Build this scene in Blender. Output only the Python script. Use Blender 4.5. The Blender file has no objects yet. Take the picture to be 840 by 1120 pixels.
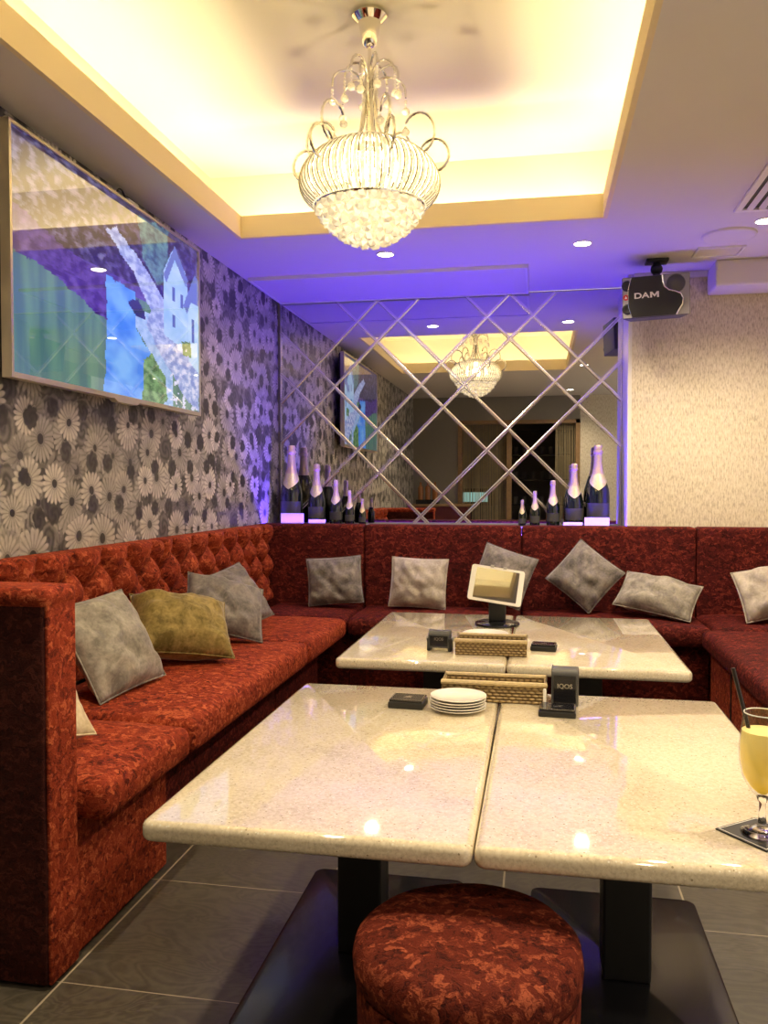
import bpy, bmesh, math, random
from mathutils import Vector, Matrix, Euler, noise
random.seed(7)
C = bpy.context.scene.collection
PI = math.pi
R = math.radians

# ------------------------------------------------------------------ materials
def new_mat(name):
    m = bpy.data.materials.new(name); m.use_nodes = True
    nt = m.node_tree
    return m, nt, nt.nodes['Principled BSDF']

class G:
    """tiny node-graph helper"""
    def __init__(s, nt): s.nt = nt
    def n(s, t, **kw):
        x = s.nt.nodes.new(t)
        for k, v in kw.items(): setattr(x, k, v)
        return x
    def link(s, a, b): s.nt.links.new(a, b)
    def put(s, sock, v):
        if hasattr(v, 'is_output'): s.link(v, sock)
        else: sock.default_value = v
    def m(s, op, a, b=0.0, c=None, clamp=False):
        x = s.n('ShaderNodeMath', operation=op, use_clamp=clamp)
        s.put(x.inputs[0], a); s.put(x.inputs[1], b)
        if c is not None: s.put(x.inputs[2], c)
        return x.outputs[0]
    def v(s, op, a, b=(0, 0, 0), scale=None):
        x = s.n('ShaderNodeVectorMath', operation=op)
        s.put(x.inputs[0], a); s.put(x.inputs[1], b)
        if scale is not None: s.put(x.inputs['Scale'], scale)
        return x.outputs['Value'] if op in ('LENGTH', 'DOT_PRODUCT', 'DISTANCE') else x.outputs['Vector']
    def mix(s, f, a, b):
        x = s.n('ShaderNodeMix', data_type='RGBA')
        s.put(x.inputs[0], f); s.put(x.inputs[6], a); s.put(x.inputs[7], b)
        return x.outputs[2]
    def mixf(s, f, a, b):
        x = s.n('ShaderNodeMix', data_type='FLOAT')
        s.put(x.inputs[0], f); s.put(x.inputs[2], a); s.put(x.inputs[3], b)
        return x.outputs[0]
    def ramp(s, f, stops, interp='LINEAR'):
        x = s.n('ShaderNodeValToRGB'); cr = x.color_ramp; cr.interpolation = interp
        while len(cr.elements) < len(stops): cr.elements.new(0.5)
        for e, (p, c) in zip(cr.elements, stops):
            e.position = p; e.color = c if len(c) == 4 else (*c, 1)
        s.put(x.inputs[0], f); return x.outputs[0]
    def noise(s, vec, scale, detail=2.0, rough=0.5, dist=0.0):
        x = s.n('ShaderNodeTexNoise'); s.put(x.inputs['Vector'], vec)
        x.inputs['Scale'].default_value = scale; x.inputs['Detail'].default_value = detail
        x.inputs['Roughness'].default_value = rough; x.inputs['Distortion'].default_value = dist
        return x.outputs['Fac'], x.outputs['Color']
    def obj(s): return s.n('ShaderNodeTexCoord').outputs['Object']
    def geo(s): return s.n('ShaderNodeNewGeometry').outputs['Position']
    def sep(s, v):
        x = s.n('ShaderNodeSeparateXYZ'); s.put(x.inputs[0], v); return x.outputs
    def com(s, a, b, c=0.0):
        x = s.n('ShaderNodeCombineXYZ'); s.put(x.inputs[0], a); s.put(x.inputs[1], b); s.put(x.inputs[2], c)
        return x.outputs[0]
    def bump(s, h, strength, dist=0.01):
        x = s.n('ShaderNodeBump'); s.put(x.inputs['Height'], h)
        x.inputs['Strength'].default_value = strength; x.inputs['Distance'].default_value = dist
        return x.outputs[0]

def plain(name, col, rough=0.5, metal=0.0, spec=0.5, coat=0.0, emit=None, estr=0.0, vary=0.0, vscale=20, bump=0.0):
    m, nt, b = new_mat(name); g = G(nt)
    b.inputs['Roughness'].default_value = rough; b.inputs['Metallic'].default_value = metal
    b.inputs['Specular IOR Level'].default_value = spec; b.inputs['Coat Weight'].default_value = coat
    b.inputs['Coat Roughness'].default_value = 0.05
    f, _ = g.noise(g.obj(), vscale, 3)
    lo = tuple(max(0, c * (1 - vary)) for c in col) + (1,); hi = tuple(min(1, c * (1 + vary)) for c in col) + (1,)
    g.link(g.mix(f, lo, hi), b.inputs['Base Color'])
    if bump: g.link(g.bump(f, bump, 0.002), b.inputs['Normal'])
    if emit:
        b.inputs['Emission Color'].default_value = (*emit, 1); b.inputs['Emission Strength'].default_value = estr
    return m

def emission(name, col, s):
    m = bpy.data.materials.new(name); m.use_nodes = True; nt = m.node_tree
    nt.nodes.remove(nt.nodes['Principled BSDF'])
    e = nt.nodes.new('ShaderNodeEmission'); e.inputs[0].default_value = (*col, 1); e.inputs[1].default_value = s
    nt.links.new(e.outputs[0], nt.nodes['Material Output'].inputs[0]); return m

def velvet_mat(name, dark, mid, hi, scale=62):
    m, nt, b = new_mat(name); g = G(nt); p = g.geo()
    _, wc = g.noise(p, scale * 0.8, 2, 0.55)
    _, wc2 = g.noise(p, scale * 0.28, 1, 0.5)
    wv = g.v('ADD', p, g.v('SCALE', g.v('SUBTRACT', wc, (0.5, 0.5, 0.5)), scale=0.040))
    wv = g.v('ADD', wv, g.v('SCALE', g.v('SUBTRACT', wc2, (0.5, 0.5, 0.5)), scale=0.060))
    wv = g.v('MULTIPLY', wv, (0.55, 0.9, 1.0))
    vo = g.n('ShaderNodeTexVoronoi', feature='SMOOTH_F1'); g.put(vo.inputs['Vector'], wv); vo.inputs['Scale'].default_value = scale * 1.35; vo.inputs['Smoothness'].default_value = 0.45
    cr_, cg_, cb_ = g.sep(vo.outputs['Color'])
    f2, _ = g.noise(wv, scale * 1.9, 3, 0.6, 1.8)
    f3, _ = g.noise(p, 3.5, 2)
    f = g.m('ADD', g.m('MULTIPLY', cr_, 0.33), g.m('MULTIPLY', f2, 0.67))
    f = g.m('ADD', f, g.m('MULTIPLY', g.m('SUBTRACT', f3, 0.5), 0.22))
    col = g.ramp(f, [(0.30, dark), (0.46, mid), (0.55, mid), (0.68, hi)])
    g.link(col, b.inputs['Base Color'])
    b.inputs['Roughness'].default_value = 0.75; b.inputs['Specular IOR Level'].default_value = 0.15
    b.inputs['Sheen Weight'].default_value = 0.35; b.inputs['Sheen Roughness'].default_value = 0.35
    g.link(col, b.inputs['Sheen Tint'])
    g.link(g.bump(f, 0.55, 0.012), b.inputs['Normal'])
    return m

def soft_mat(name, dark, lite, scale=14, rough=0.7):
    m, nt, b = new_mat(name); g = G(nt); p = g.obj()
    f1, _ = g.noise(p, scale, 4, 0.65, 0.8); f2, _ = g.noise(p, 90, 2)
    f = g.m('ADD', g.m('MULTIPLY', f1, 0.75), g.m('MULTIPLY', f2, 0.25))
    g.link(g.ramp(f, [(0.36, dark), (0.62, lite)]), b.inputs['Base Color'])
    b.inputs['Roughness'].default_value = rough; b.inputs['Sheen Weight'].default_value = 0.4
    b.inputs['Sheen Roughness'].default_value = 0.3; b.inputs['Specular IOR Level'].default_value = 0.2
    g.link(g.bump(f, 0.3, 0.006), b.inputs['Normal'])
    return m

def flower_layer(g, uv, scale, off, n, rmax, lo, hi, center, rose=False, rnd=0.55):
    """one printed layer of round blooms: returns (mask, grey value)"""
    p = g.v('ADD', uv, off)
    vo = g.n('ShaderNodeTexVoronoi', voronoi_dimensions='2D', feature='F1')
    g.put(vo.inputs['Vector'], p); vo.inputs['Scale'].default_value = scale; vo.inputs['Randomness'].default_value = rnd
    d = g.v('SCALE', g.v('SUBTRACT', p, vo.outputs['Position']), scale=scale)
    x, y, _ = g.sep(d)
    rr = g.v('LENGTH', g.com(x, y, 0)); ang = g.m('ARCTAN2', y, x)
    rx, ry, rz = g.sep(vo.outputs['Color'])
    ang = g.m('ADD', ang, g.m('MULTIPLY', rx, 6.0))
    pet = g.m('ABSOLUTE', g.m('COSINE', g.m('MULTIPLY', ang, n / 2.0)))
    tone = g.mixf(ry, lo, hi)
    size = g.mixf(rz, rmax * 0.72, rmax)
    if rose:
        nf, _ = g.noise(p, scale * 2.5, 2)
        edge = g.m('MULTIPLY', size, g.m('ADD', 0.86, g.m('MULTIPLY', pet, 0.14)))
        sw = g.m('SINE', g.m('ADD', g.m('ADD', g.m('MULTIPLY', rr, 34.0), g.m('MULTIPLY', ang, 2.0)), g.m('MULTIPLY', nf, 9.0)))
        val = g.m('MULTIPLY', tone, g.m('ADD', 0.72, g.m('MULTIPLY', sw, 0.38)))
        val = g.m('MULTIPLY', val, g.m('ADD', 0.35, g.m('MULTIPLY', rr, 1.7)))
    else:
        edge = g.m('MULTIPLY', size, g.m('ADD', 0.66, g.m('MULTIPLY', g.m('POWER', pet, 0.5), 0.34)))
        val = g.m('MULTIPLY', tone, g.m('ADD', 0.50, g.m('MULTIPLY', g.m('POWER', pet, 0.7), 0.50)))
        ins = g.m('DIVIDE', rr, size)
        val = g.m('MULTIPLY', val, g.m('ADD', 0.72, g.m('MULTIPLY', ins, 0.4)))
        c1 = g.m('LESS_THAN', ins, 0.30); val = g.mixf(c1, val, g.m('MULTIPLY', tone, 0.55))
        c2 = g.m('LESS_THAN', ins, 0.20); val = g.mixf(c2, val, g.m('MULTIPLY', center, g.m('ADD', 0.4, ry)))
    mask = g.m('MULTIPLY', g.m('SUBTRACT', edge, rr), 22.0, clamp=True)
    return mask, val

def wallpaper_mat():
    m, nt, b = new_mat('floral_wallpaper'); g = G(nt)
    _, y, z = g.sep(g.geo())
    _, wc = g.noise(g.geo(), 9, 2)
    uv = g.v('ADD', g.com(y, z, 0), g.v('SCALE', g.v('SUBTRACT', wc, (0.5, 0.5, 0.5)), scale=0.022))
    f, _ = g.noise(uv, 40, 3, 0.6, 2); soft, _ = g.noise(uv, 22, 4, 0.65, 1.0)
    val = g.m('MULTIPLY', f, 0.22)
    for (sc, off, n, rm, lo, hi, ce, rose) in (
            (7.0, (3.1, 1.7, 0), 9, 0.80, 0.10, 0.34, 0.05, True),
            (5.6, (0.37, 5.21, 0), 16, 0.66, 0.18, 0.48, 0.05, False),
            (6.3, (2.9, 7.3, 0), 14, 0.50, 0.15, 0.50, 0.05, False),
            (5.2, (7.7, 2.33, 0), 8, 0.46, 0.05, 0.30, 0.05, True),
            (4.4, (1.93, 8.41, 0), 20, 0.52, 0.40, 0.66, 0.04, False),
            (4.1, (4.55, 3.05, 0), 18, 0.37, 0.46, 0.76, 0.02, False),
            (5.2, (9.15, 6.65, 0), 7, 0.27, 0.03, 0.14, 0.05, True)):
        mk, v = flower_layer(g, uv, sc, off, n, rm, lo, hi, ce, rose)
        val = g.mixf(mk, val, v)
    val = g.m('MULTIPLY', val, g.m('ADD', 0.55, g.m('MULTIPLY', soft, 0.9)))
    col = g.mix(val, (0.030, 0.028, 0.028, 1), (0.95, 0.89, 0.80, 1))
    g.link(col, b.inputs['Base Color'])
    b.inputs['Roughness'].default_value = 0.42; b.inputs['Specular IOR Level'].default_value = 0.4
    return m

def fibre_wall_mat():
    m, nt, b = new_mat('woven_beige_wallcovering'); g = G(nt)
    x, y, z = g.sep(g.geo())
    u = g.m('ADD', x, y)
    v1 = g.com(g.m('MULTIPLY', u, 120.0), g.m('MULTIPLY', z, 26.0), 0)
    f1, _ = g.noise(v1, 1.0, 2, 0.6)
    f2, _ = g.noise(g.com(g.m('MULTIPLY', u, 260.0), g.m('MULTIPLY', z, 60.0), 3), 1.0, 1)
    f3, _ = g.noise(g.geo(), 2.0, 2)
    f = g.m('ADD', g.m('ADD', g.m('MULTIPLY', f1, 0.6), g.m('MULTIPLY', f2, 0.3)), g.m('MULTIPLY', f3, 0.1))
    g.link(g.ramp(f, [(0.33, (0.42, 0.36, 0.26)), (0.5, (0.72, 0.65, 0.51)), (0.66, (0.84, 0.79, 0.66))]), b.inputs['Base Color'])
    b.inputs['Roughness'].default_value = 0.7
    g.link(g.bump(f, 0.35, 0.004), b.inputs['Normal'])
    return m

def floor_mat():
    m, nt, b = new_mat('dark_porcelain_tile'); g = G(nt)
    x, y, z = g.sep(g.geo())
    tx = g.m('DIVIDE', g.m('ADD', x, 1.13 + 0.517 * 10), 0.517); ty = g.m('DIVIDE', g.m('ADD', y, -1.789 + 0.531 * 10), 0.531)
    def line(t, w):
        fr = g.m('FRACT', g.m('ADD', t, 0.5)); return g.m('LESS_THAN', g.m('ABSOLUTE', g.m('SUBTRACT', fr, 0.5)), w)
    gr = g.m('MAXIMUM', line(tx, 0.0055), line(ty, 0.0030))
    ix = g.m('FLOOR', tx); iy = g.m('FLOOR', ty)
    wn = g.n('ShaderNodeTexWhiteNoise', noise_dimensions='2D'); g.put(wn.inputs['Vector'], g.com(ix, iy, 0))
    off = g.v('SCALE', wn.outputs['Color'], scale=13.0)
    p = g.v('ADD', g.com(g.m('MULTIPLY', x, 1.0), g.m('MULTIPLY', y, 2.2), 0), off)
    nf, _ = g.noise(p, 2.4, 3, 0.55, 1.2)
    sw = g.m('SINE', g.m('MULTIPLY', nf, 90.0))
    fine, _ = g.noise(g.geo(), 60, 3)
    f = g.m('ADD', 0.5, g.m('ADD', g.m('MULTIPLY', sw, 0.22), g.m('MULTIPLY', g.m('SUBTRACT', fine, 0.5), 0.6)))
    col = g.ramp(f, [(0.1, (0.060, 0.051, 0.038)), (0.9, (0.125, 0.108, 0.082))])
    g.link(g.mix(gr, col, (0.42, 0.36, 0.27, 1)), b.inputs['Base Color'])
    g.link(g.mixf(gr, g.m('ADD', 0.33, g.m('MULTIPLY', f, 0.15)), 0.8), b.inputs['Roughness'])
    g.link(g.bump(g.m('SUBTRACT', g.m('MULTIPLY', f, 0.3), gr), 0.15, 0.003), b.inputs['Normal'])
    return m

def quartz_mat():
    m, nt, b = new_mat('cream_quartz'); g = G(nt); p = g.geo()
    vo = g.n('ShaderNodeTexVoronoi', feature='F1'); g.put(vo.inputs['Vector'], p); vo.inputs['Scale'].default_value = 190
    rx, ry, rz = g.sep(vo.outputs['Color'])
    f, _ = g.noise(p, 130, 3, 0.7); big, _ = g.noise(p, 6, 3)
    base = g.ramp(g.m('ADD', g.m('MULTIPLY', f, 0.7), g.m('MULTIPLY', big, 0.3)), [(0.34, (0.58, 0.50, 0.36)), (0.52, (0.78, 0.69, 0.52)), (0.68, (0.86, 0.79, 0.63))])
    near = g.m('LESS_THAN', vo.outputs['Distance'], 0.38)
    dk = g.m('MULTIPLY', g.m('GREATER_THAN', rx, 0.972), near)
    lt = g.m('MULTIPLY', g.m('GREATER_THAN', ry, 0.90), near)
    c = g.mix(lt, base, (0.88, 0.84, 0.72, 1)); c = g.mix(dk, c, (0.38, 0.31, 0.20, 1))
    g.link(c, b.inputs['Base Color'])
    b.inputs['Roughness'].default_value = 0.05; b.inputs['Specular IOR Level'].default_value = 0.5
    b.inputs['Coat Weight'].default_value = 1.0; b.inputs['Coat IOR'].default_value = 1.55; b.inputs['Coat Roughness'].default_value = 0.01
    return m

def wicker_mat():
    m, nt, b = new_mat('wicker'); g = G(nt); p = g.obj()
    x, y, z = g.sep(p)
    row = g.m('FLOOR', g.m('MULTIPLY', z, 95.0))
    u = g.m('ADD', g.m('MULTIPLY', g.m('ADD', x, y), 52.0), g.m('MULTIPLY', row, 0.5))
    w = g.m('ABSOLUTE', g.m('SINE', g.m('MULTIPLY', u, PI)))
    rr = g.m('ABSOLUTE', g.m('SINE', g.m('MULTIPLY', z, 95.0 * PI)))
    h = g.m('MULTIPLY', g.m('POWER', w, 0.6), g.m('POWER', rr, 0.6))
    f, _ = g.noise(p, 60, 2)
    h2 = g.m('ADD', g.m('MULTIPLY', h, 0.8), g.m('MULTIPLY', f, 0.2))
    g.link(g.ramp(h2, [(0.15, (0.085, 0.050, 0.018)), (0.55, (0.24, 0.155, 0.06)), (0.95, (0.42, 0.31, 0.15))]), b.inputs['Base Color'])
    b.inputs['Roughness'].default_value = 0.55
    g.link(g.bump(h, 0.6, 0.004), b.inputs['Normal'])
    return m

def ceiling_mat(name, col):
    return plain(name, col, rough=0.75, spec=0.25, vary=0.02, vscale=3)

M = {}
M['ceiling'] = ceiling_mat('white_ceiling_paint', (0.74, 0.70, 0.66))
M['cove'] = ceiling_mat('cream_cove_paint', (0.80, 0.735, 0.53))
M['fascia'] = ceiling_mat('cream_fascia_paint', (0.86, 0.72, 0.47))  # warm light on the fascia is put into its colour
M['wallpaper'] = wallpaper_mat()
M['fibre'] = fibre_wall_mat()
M['rearwall'] = plain('taupe_paint', (0.26, 0.24, 0.20), 0.7, vary=0.06)
M['floor'] = floor_mat()
M['quartz'] = quartz_mat()
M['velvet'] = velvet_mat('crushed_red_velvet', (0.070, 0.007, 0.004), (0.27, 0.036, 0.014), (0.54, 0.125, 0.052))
M['velvet_shaded'] = velvet_mat('shaded_red_velvet', (0.022, 0.002, 0.002), (0.082, 0.008, 0.007), (0.23, 0.034, 0.023))  # red velvet with shade put into its colour: back row, right seats, bases
M['velvet_dark'] = velvet_mat('crushed_brown_velvet', (0.02, 0.003, 0.003), (0.045, 0.008, 0.006), (0.09, 0.02, 0.014))  # shade of the arm front put into the velvet colour; buttons share it
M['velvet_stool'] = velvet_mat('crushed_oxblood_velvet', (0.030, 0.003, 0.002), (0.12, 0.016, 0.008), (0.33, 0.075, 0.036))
M['black'] = plain('matt_black', (0.012, 0.012, 0.013), 0.45, vary=0.1)
M['gloss_black'] = plain('gloss_black', (0.010, 0.010, 0.013), 0.16, vary=0.1, coat=0.3)
M['plate_black'] = plain('powder_coated_black', (0.016, 0.016, 0.020), 0.24, vary=0.15, vscale=200, coat=0.2)
M['darkgrey'] = plain('dark_grey_plastic', (0.06, 0.06, 0.06), 0.45, vary=0.1)
M['grey'] = plain('grey_plastic', (0.30, 0.29, 0.28), 0.4, vary=0.05)
M['silver'] = plain('silver', (0.80, 0.78, 0.74), 0.22, metal=1.0, vary=0.02)
M['chrome'] = plain('chrome', (0.86, 0.84, 0.80), 0.07, metal=1.0, vary=0.01)
M['strip'] = plain('bevelled_mirror_strip', (0.97, 0.95, 0.92), 0.24, metal=1.0, vary=0.02)
M['mirror'] = plain('mirror_glass', (0.70, 0.70, 0.72), 0.0, metal=1.0, vary=0.0)
M['white'] = plain('white_plastic', (0.82, 0.80, 0.74), 0.3, vary=0.02)
M['porcelain'] = plain('white_porcelain', (0.86, 0.83, 0.76), 0.12, vary=0.02, coat=0.4)
M['screw'] = plain('warm_metal', (0.55, 0.50, 0.42), 0.3, metal=1.0)
M['wicker'] = wicker_mat()
M['wicker_rim'] = plain('pale_wicker', (0.52, 0.40, 0.22), 0.5, vary=0.35, vscale=120, bump=0.4)
M['p_grey'] = soft_mat('grey_velvet_cushion', (0.18, 0.165, 0.145), (0.40, 0.37, 0.32))
M['p_dark'] = soft_mat('charcoal_velvet_cushion', (0.11, 0.10, 0.095), (0.28, 0.25, 0.23))
M['p_lite'] = soft_mat('pale_grey_cushion', (0.33, 0.29, 0.245), (0.56, 0.51, 0.44))
M['p_gold'] = soft_mat('gold_velvet_cushion', (0.13, 0.095, 0.025), (0.36, 0.27, 0.10))
M['p_cream'] = soft_mat('cream_cushion', (0.48, 0.38, 0.24), (0.72, 0.61, 0.43))
M['bottle'] = plain('dark_bottle_glass', (0.006, 0.012, 0.008), 0.05, vary=0.1, coat=0.5, spec=0.7)
M['foil'] = plain('rose_gold_foil', (0.80, 0.62, 0.52), 0.34, metal=0.55, vary=0.15, vscale=150, bump=0.3)
M['collar'] = plain('gold_label', (0.80, 0.70, 0.42), 0.4, metal=0.3, vary=0.2, vscale=90)
M['card'] = plain('white_card', (0.82, 0.78, 0.85), 0.5, vary=0.03)
M['wood'] = plain('oak_frame', (0.28, 0.17, 0.08), 0.5, vary=0.3, vscale=30)
M['string'] = plain('string_curtain', (0.40, 0.32, 0.19), 0.7, vary=0.3)
M['amber'] = plain('amber_glass', (0.38, 0.15, 0.05), 0.2, vary=0.2)
M['darkred'] = plain('dark_red_panel', (0.10, 0.015, 0.02), 0.4, vary=0.2)
M['gap_metal'] = plain('dark_gap_silver', (0.34, 0.30, 0.20), 0.35, metal=0.8)
M['led_warm'] = emission('cove_led', (1.0, 0.88, 0.66), 58)
M['led_blue'] = emission('blue_led', (0.06, 0.02, 1.0), 185)
M['downlight'] = emission('downlight_lens', (1.0, 0.94, 0.84), 30)
M['bulb'] = emission('bulb_glow', (1.0, 0.88, 0.62), 18)
M['teal'] = emission('teal_glow', (0.45, 0.9, 0.85), 0.7)
M['pale_glow'] = emission('pale_glow', (0.9, 0.95, 0.9), 0.8)

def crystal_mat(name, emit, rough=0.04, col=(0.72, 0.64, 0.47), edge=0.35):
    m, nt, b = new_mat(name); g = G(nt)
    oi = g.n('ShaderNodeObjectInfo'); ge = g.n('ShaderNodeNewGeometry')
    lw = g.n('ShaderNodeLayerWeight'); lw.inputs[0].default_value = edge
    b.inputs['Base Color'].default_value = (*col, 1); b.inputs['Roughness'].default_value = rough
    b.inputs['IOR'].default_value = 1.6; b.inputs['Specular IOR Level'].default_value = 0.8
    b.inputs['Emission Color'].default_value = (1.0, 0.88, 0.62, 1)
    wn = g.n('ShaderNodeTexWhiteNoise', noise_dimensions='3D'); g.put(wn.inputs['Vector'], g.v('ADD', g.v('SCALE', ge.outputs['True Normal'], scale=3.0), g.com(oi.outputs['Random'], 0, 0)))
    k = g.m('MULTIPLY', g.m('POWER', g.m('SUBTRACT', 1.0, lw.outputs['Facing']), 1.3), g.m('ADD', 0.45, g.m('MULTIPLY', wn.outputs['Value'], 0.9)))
    g.link(g.m('MULTIPLY', g.m('ADD', k, 0.06), emit), b.inputs['Emission Strength'])  # bulb glow put into the crystal as emission, dimmer at the edges
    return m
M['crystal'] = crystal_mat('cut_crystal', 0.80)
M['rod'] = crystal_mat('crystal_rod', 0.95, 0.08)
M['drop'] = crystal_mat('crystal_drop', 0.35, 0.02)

def glass_mat(name, col, ior=1.45, rough=0.0):
    m, nt, b = new_mat(name)
    b.inputs['Base Color'].default_value = (*col, 1); b.inputs['Transmission Weight'].default_value = 1.0
    b.inputs['Roughness'].default_value = rough; b.inputs['IOR'].default_value = ior
    return m
M['glass'] = glass_mat('clear_glass', (0.98, 0.98, 0.97))
def thin_glass_mat():
    m = bpy.data.materials.new('thin_glass'); m.use_nodes = True; nt = m.node_tree; g = G(nt)
    nt.nodes.remove(nt.nodes['Principled BSDF'])
    tr = g.n('ShaderNodeBsdfTransparent'); tr.inputs[0].default_value = (0.95, 0.95, 0.94, 1)
    gl = g.n('ShaderNodeBsdfGlossy'); gl.inputs['Roughness'].default_value = 0.02
    lw = g.n('ShaderNodeLayerWeight'); lw.inputs[0].default_value = 0.28
    mx = g.n('ShaderNodeMixShader'); g.link(g.m('ADD', g.m('MULTIPLY', g.m('POWER', lw.outputs['Facing'], 2.2), 0.75), 0.04), mx.inputs[0])
    g.link(tr.outputs[0], mx.inputs[1]); g.link(gl.outputs[0], mx.inputs[2]); g.link(mx.outputs[0], nt.nodes['Material Output'].inputs[0])
    return m
M['thin_glass'] = thin_glass_mat()
def juice_mat():
    m, nt, b = new_mat('golden_cocktail'); g = G(nt); _, _, z = g.sep(g.obj())
    f, _ = g.noise(g.obj(), 40, 2)
    g.link(g.ramp(g.m('ADD', g.m('MULTIPLY', z, 6.0), g.m('MULTIPLY', f, 0.2)), [(0.55, (0.95, 0.66, 0.07)), (1.0, (0.95, 0.82, 0.38))]), b.inputs['Base Color'])
    b.inputs['Roughness'].default_value = 0.08; b.inputs['Transmission Weight'].default_value = 0.12; b.inputs['IOR'].default_value = 1.34
    b.inputs['Emission Color'].default_value = (0.9, 0.62, 0.10, 1); b.inputs['Emission Strength'].default_value = 0.18  # emission stands in for light glowing through the drink
    return m
M['juice'] = juice_mat()
M['straw'] = plain('black_straw', (0.02, 0.012, 0.010), 0.35)
M['orange'] = plain('orange_slice', (0.85, 0.50, 0.04), 0.35, vary=0.2, vscale=60)

def screen_mat():
    m, nt, b = new_mat('tv_picture'); g = G(nt)
    a = g.n('ShaderNodeAttribute'); a.attribute_name = 'paint'
    b.inputs['Base Color'].default_value = (0.004, 0.004, 0.005, 1); b.inputs['Roughness'].default_value = 0.015
    b.inputs['Specular IOR Level'].default_value = 1.0; b.inputs['Coat Weight'].default_value = 0.8; b.inputs['Coat Roughness'].default_value = 0.0
    g.link(a.outputs['Color'], b.inputs['Emission Color']); b.inputs['Emission Strength'].default_value = 0.95
    return m
M['screen'] = screen_mat()
M['tablet_screen'] = plain('tablet_glass', (0.012, 0.012, 0.013), 0.02, spec=1.0, coat=1.0); M['tablet_screen'].node_tree.nodes['Principled BSDF'].inputs['IOR'].default_value = 2.2
M['red'] = plain('red_badge', (0.5, 0.02, 0.02), 0.4)
M['frame_silver'] = plain('champagne_bezel', (0.62, 0.56, 0.46), 0.32, metal=0.7, vary=0.03)

# ------------------------------------------------------------------ mesh helpers
def obj(name, bm, m, parent=None, loc=None, smooth=False, rot=None):
    me = bpy.data.meshes.new(name)
    if isinstance(bm, bmesh.types.BMesh):
        bmesh.ops.recalc_face_normals(bm, faces=bm.faces[:])
        bm.to_mesh(me); bm.free()
    else:
        me = bm
    if smooth:
        me.polygons.foreach_set('use_smooth', [True] * len(me.polygons))
        if smooth != 'all':
            me.set_sharp_from_angle(angle=R(38))
    me.materials.clear(); me.materials.append(m)
    o = bpy.data.objects.new(name, me); C.objects.link(o)
    if parent is not None: o.parent = parent
    if loc is not None: o.location = loc
    if rot is not None: o.rotation_euler = rot
    return o

def tag(o, label, cat, group=None):
    o['label'] = label; o['category'] = cat
    if group: o['group'] = group
    return o

def thing(name, label, cat, loc=(0, 0, 0), rot=(0, 0, 0), group=None):
    o = bpy.data.objects.new(name, None); C.objects.link(o)
    o.empty_display_size = 0.05
    o.location = loc; o.rotation_euler = rot
    return tag(o, label, cat, group)

def struct(name, bm, m, smooth=False):
    o = obj(name, bm, m, smooth=smooth); o['kind'] = 'structure'; return o

def B(): return bmesh.new()

def box(bm, x0, x1, y0, y1, z0, z1, bev=0.0, seg=2):
    vs = [bm.verts.new((x, y, z)) for x in (x0, x1) for y in (y0, y1) for z in (z0, z1)]
    idx = [(0, 1, 3, 2), (4, 6, 7, 5), (0, 4, 5, 1), (2, 3, 7, 6), (0, 2, 6, 4), (1, 5, 7, 3)]
    fs = [bm.faces.new([vs[i] for i in f]) for f in idx]
    if bev:
        es = list({e for f in fs for e in f.edges})
        bmesh.ops.bevel(bm, geom=es, offset=bev, segments=seg, profile=0.5, affect='EDGES')
    return bm

def rbox(lo, hi, r, seg=3, div=(1, 1, 1), fn=None):
    """rounded box with a dense skin; fn(v) may move each vertex"""
    bm = B()
    def axis(a, b, d):
        rr = min(r, (b - a) / 2 - 1e-4)
        out = [a + rr * (1 - math.cos(PI / 2 * k / seg)) for k in range(seg + 1)]
        n = max(1, d)
        mid = [a + rr + (b - a - 2 * rr) * k / n for k in range(1, n)]
        return out + mid + [b - (q - a) for q in reversed(out)]
    ax = [axis(lo[i], hi[i], div[i]) for i in range(3)]
    def mapv(p):
        q = [min(max(p[i], lo[i] + min(r, (hi[i] - lo[i]) / 2 - 1e-4)), hi[i] - min(r, (hi[i] - lo[i]) / 2 - 1e-4)) for i in range(3)]
        d = Vector([p[i] - q[i] for i in range(3)])
        # chebyshev -> sphere
        if d.length > 1e-9:
            big = max(abs(c) for c in d)
            d = d.normalized() * big
        return Vector(q) + d
    for i in range(3):
        j, k = (i + 1) % 3, (i + 2) % 3
        for val in (lo[i], hi[i]):
            grid = []
            for a in ax[j]:
                row = []
                for b_ in ax[k]:
                    p = [0, 0, 0]; p[i] = val; p[j] = a; p[k] = b_
                    row.append(bm.verts.new(mapv(p)))
                grid.append(row)
            for u in range(len(grid) - 1):
                for w in range(len(grid[0]) - 1):
                    bm.faces.new((grid[u][w], grid[u + 1][w], grid[u + 1][w + 1], grid[u][w + 1]))
    bmesh.ops.remove_doubles(bm, verts=bm.verts[:], dist=1e-5)
    if fn:
        for v in bm.verts: v.co = Vector(fn(v.co))
    return bm

def lathe(bm, prof, n=32, cap=True, c=(0, 0, 0)):
    rings = []
    for (r, z) in prof:
        if r < 1e-6: rings.append([bm.verts.new((c[0], c[1], c[2] + z))])
        else: rings.append([bm.verts.new((c[0] + r * math.cos(2 * PI * k / n), c[1] + r * math.sin(2 * PI * k / n), c[2] + z)) for k in range(n)])
    for a, b_ in zip(rings, rings[1:]):
        if len(a) == 1 and len(b_) == 1: continue
        for k in range(n):
            k2 = (k + 1) % n
            if len(a) == 1: bm.faces.new((a[0], b_[k], b_[k2]))
            elif len(b_) == 1: bm.faces.new((a[k], b_[0], a[k2]))
            else: bm.faces.new((a[k], b_[k], b_[k2], a[k2]))
    if cap:
        for rg in (rings[0], rings[-1]):
            if len(rg) > 2: bm.faces.new(rg)
    return bm

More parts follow.
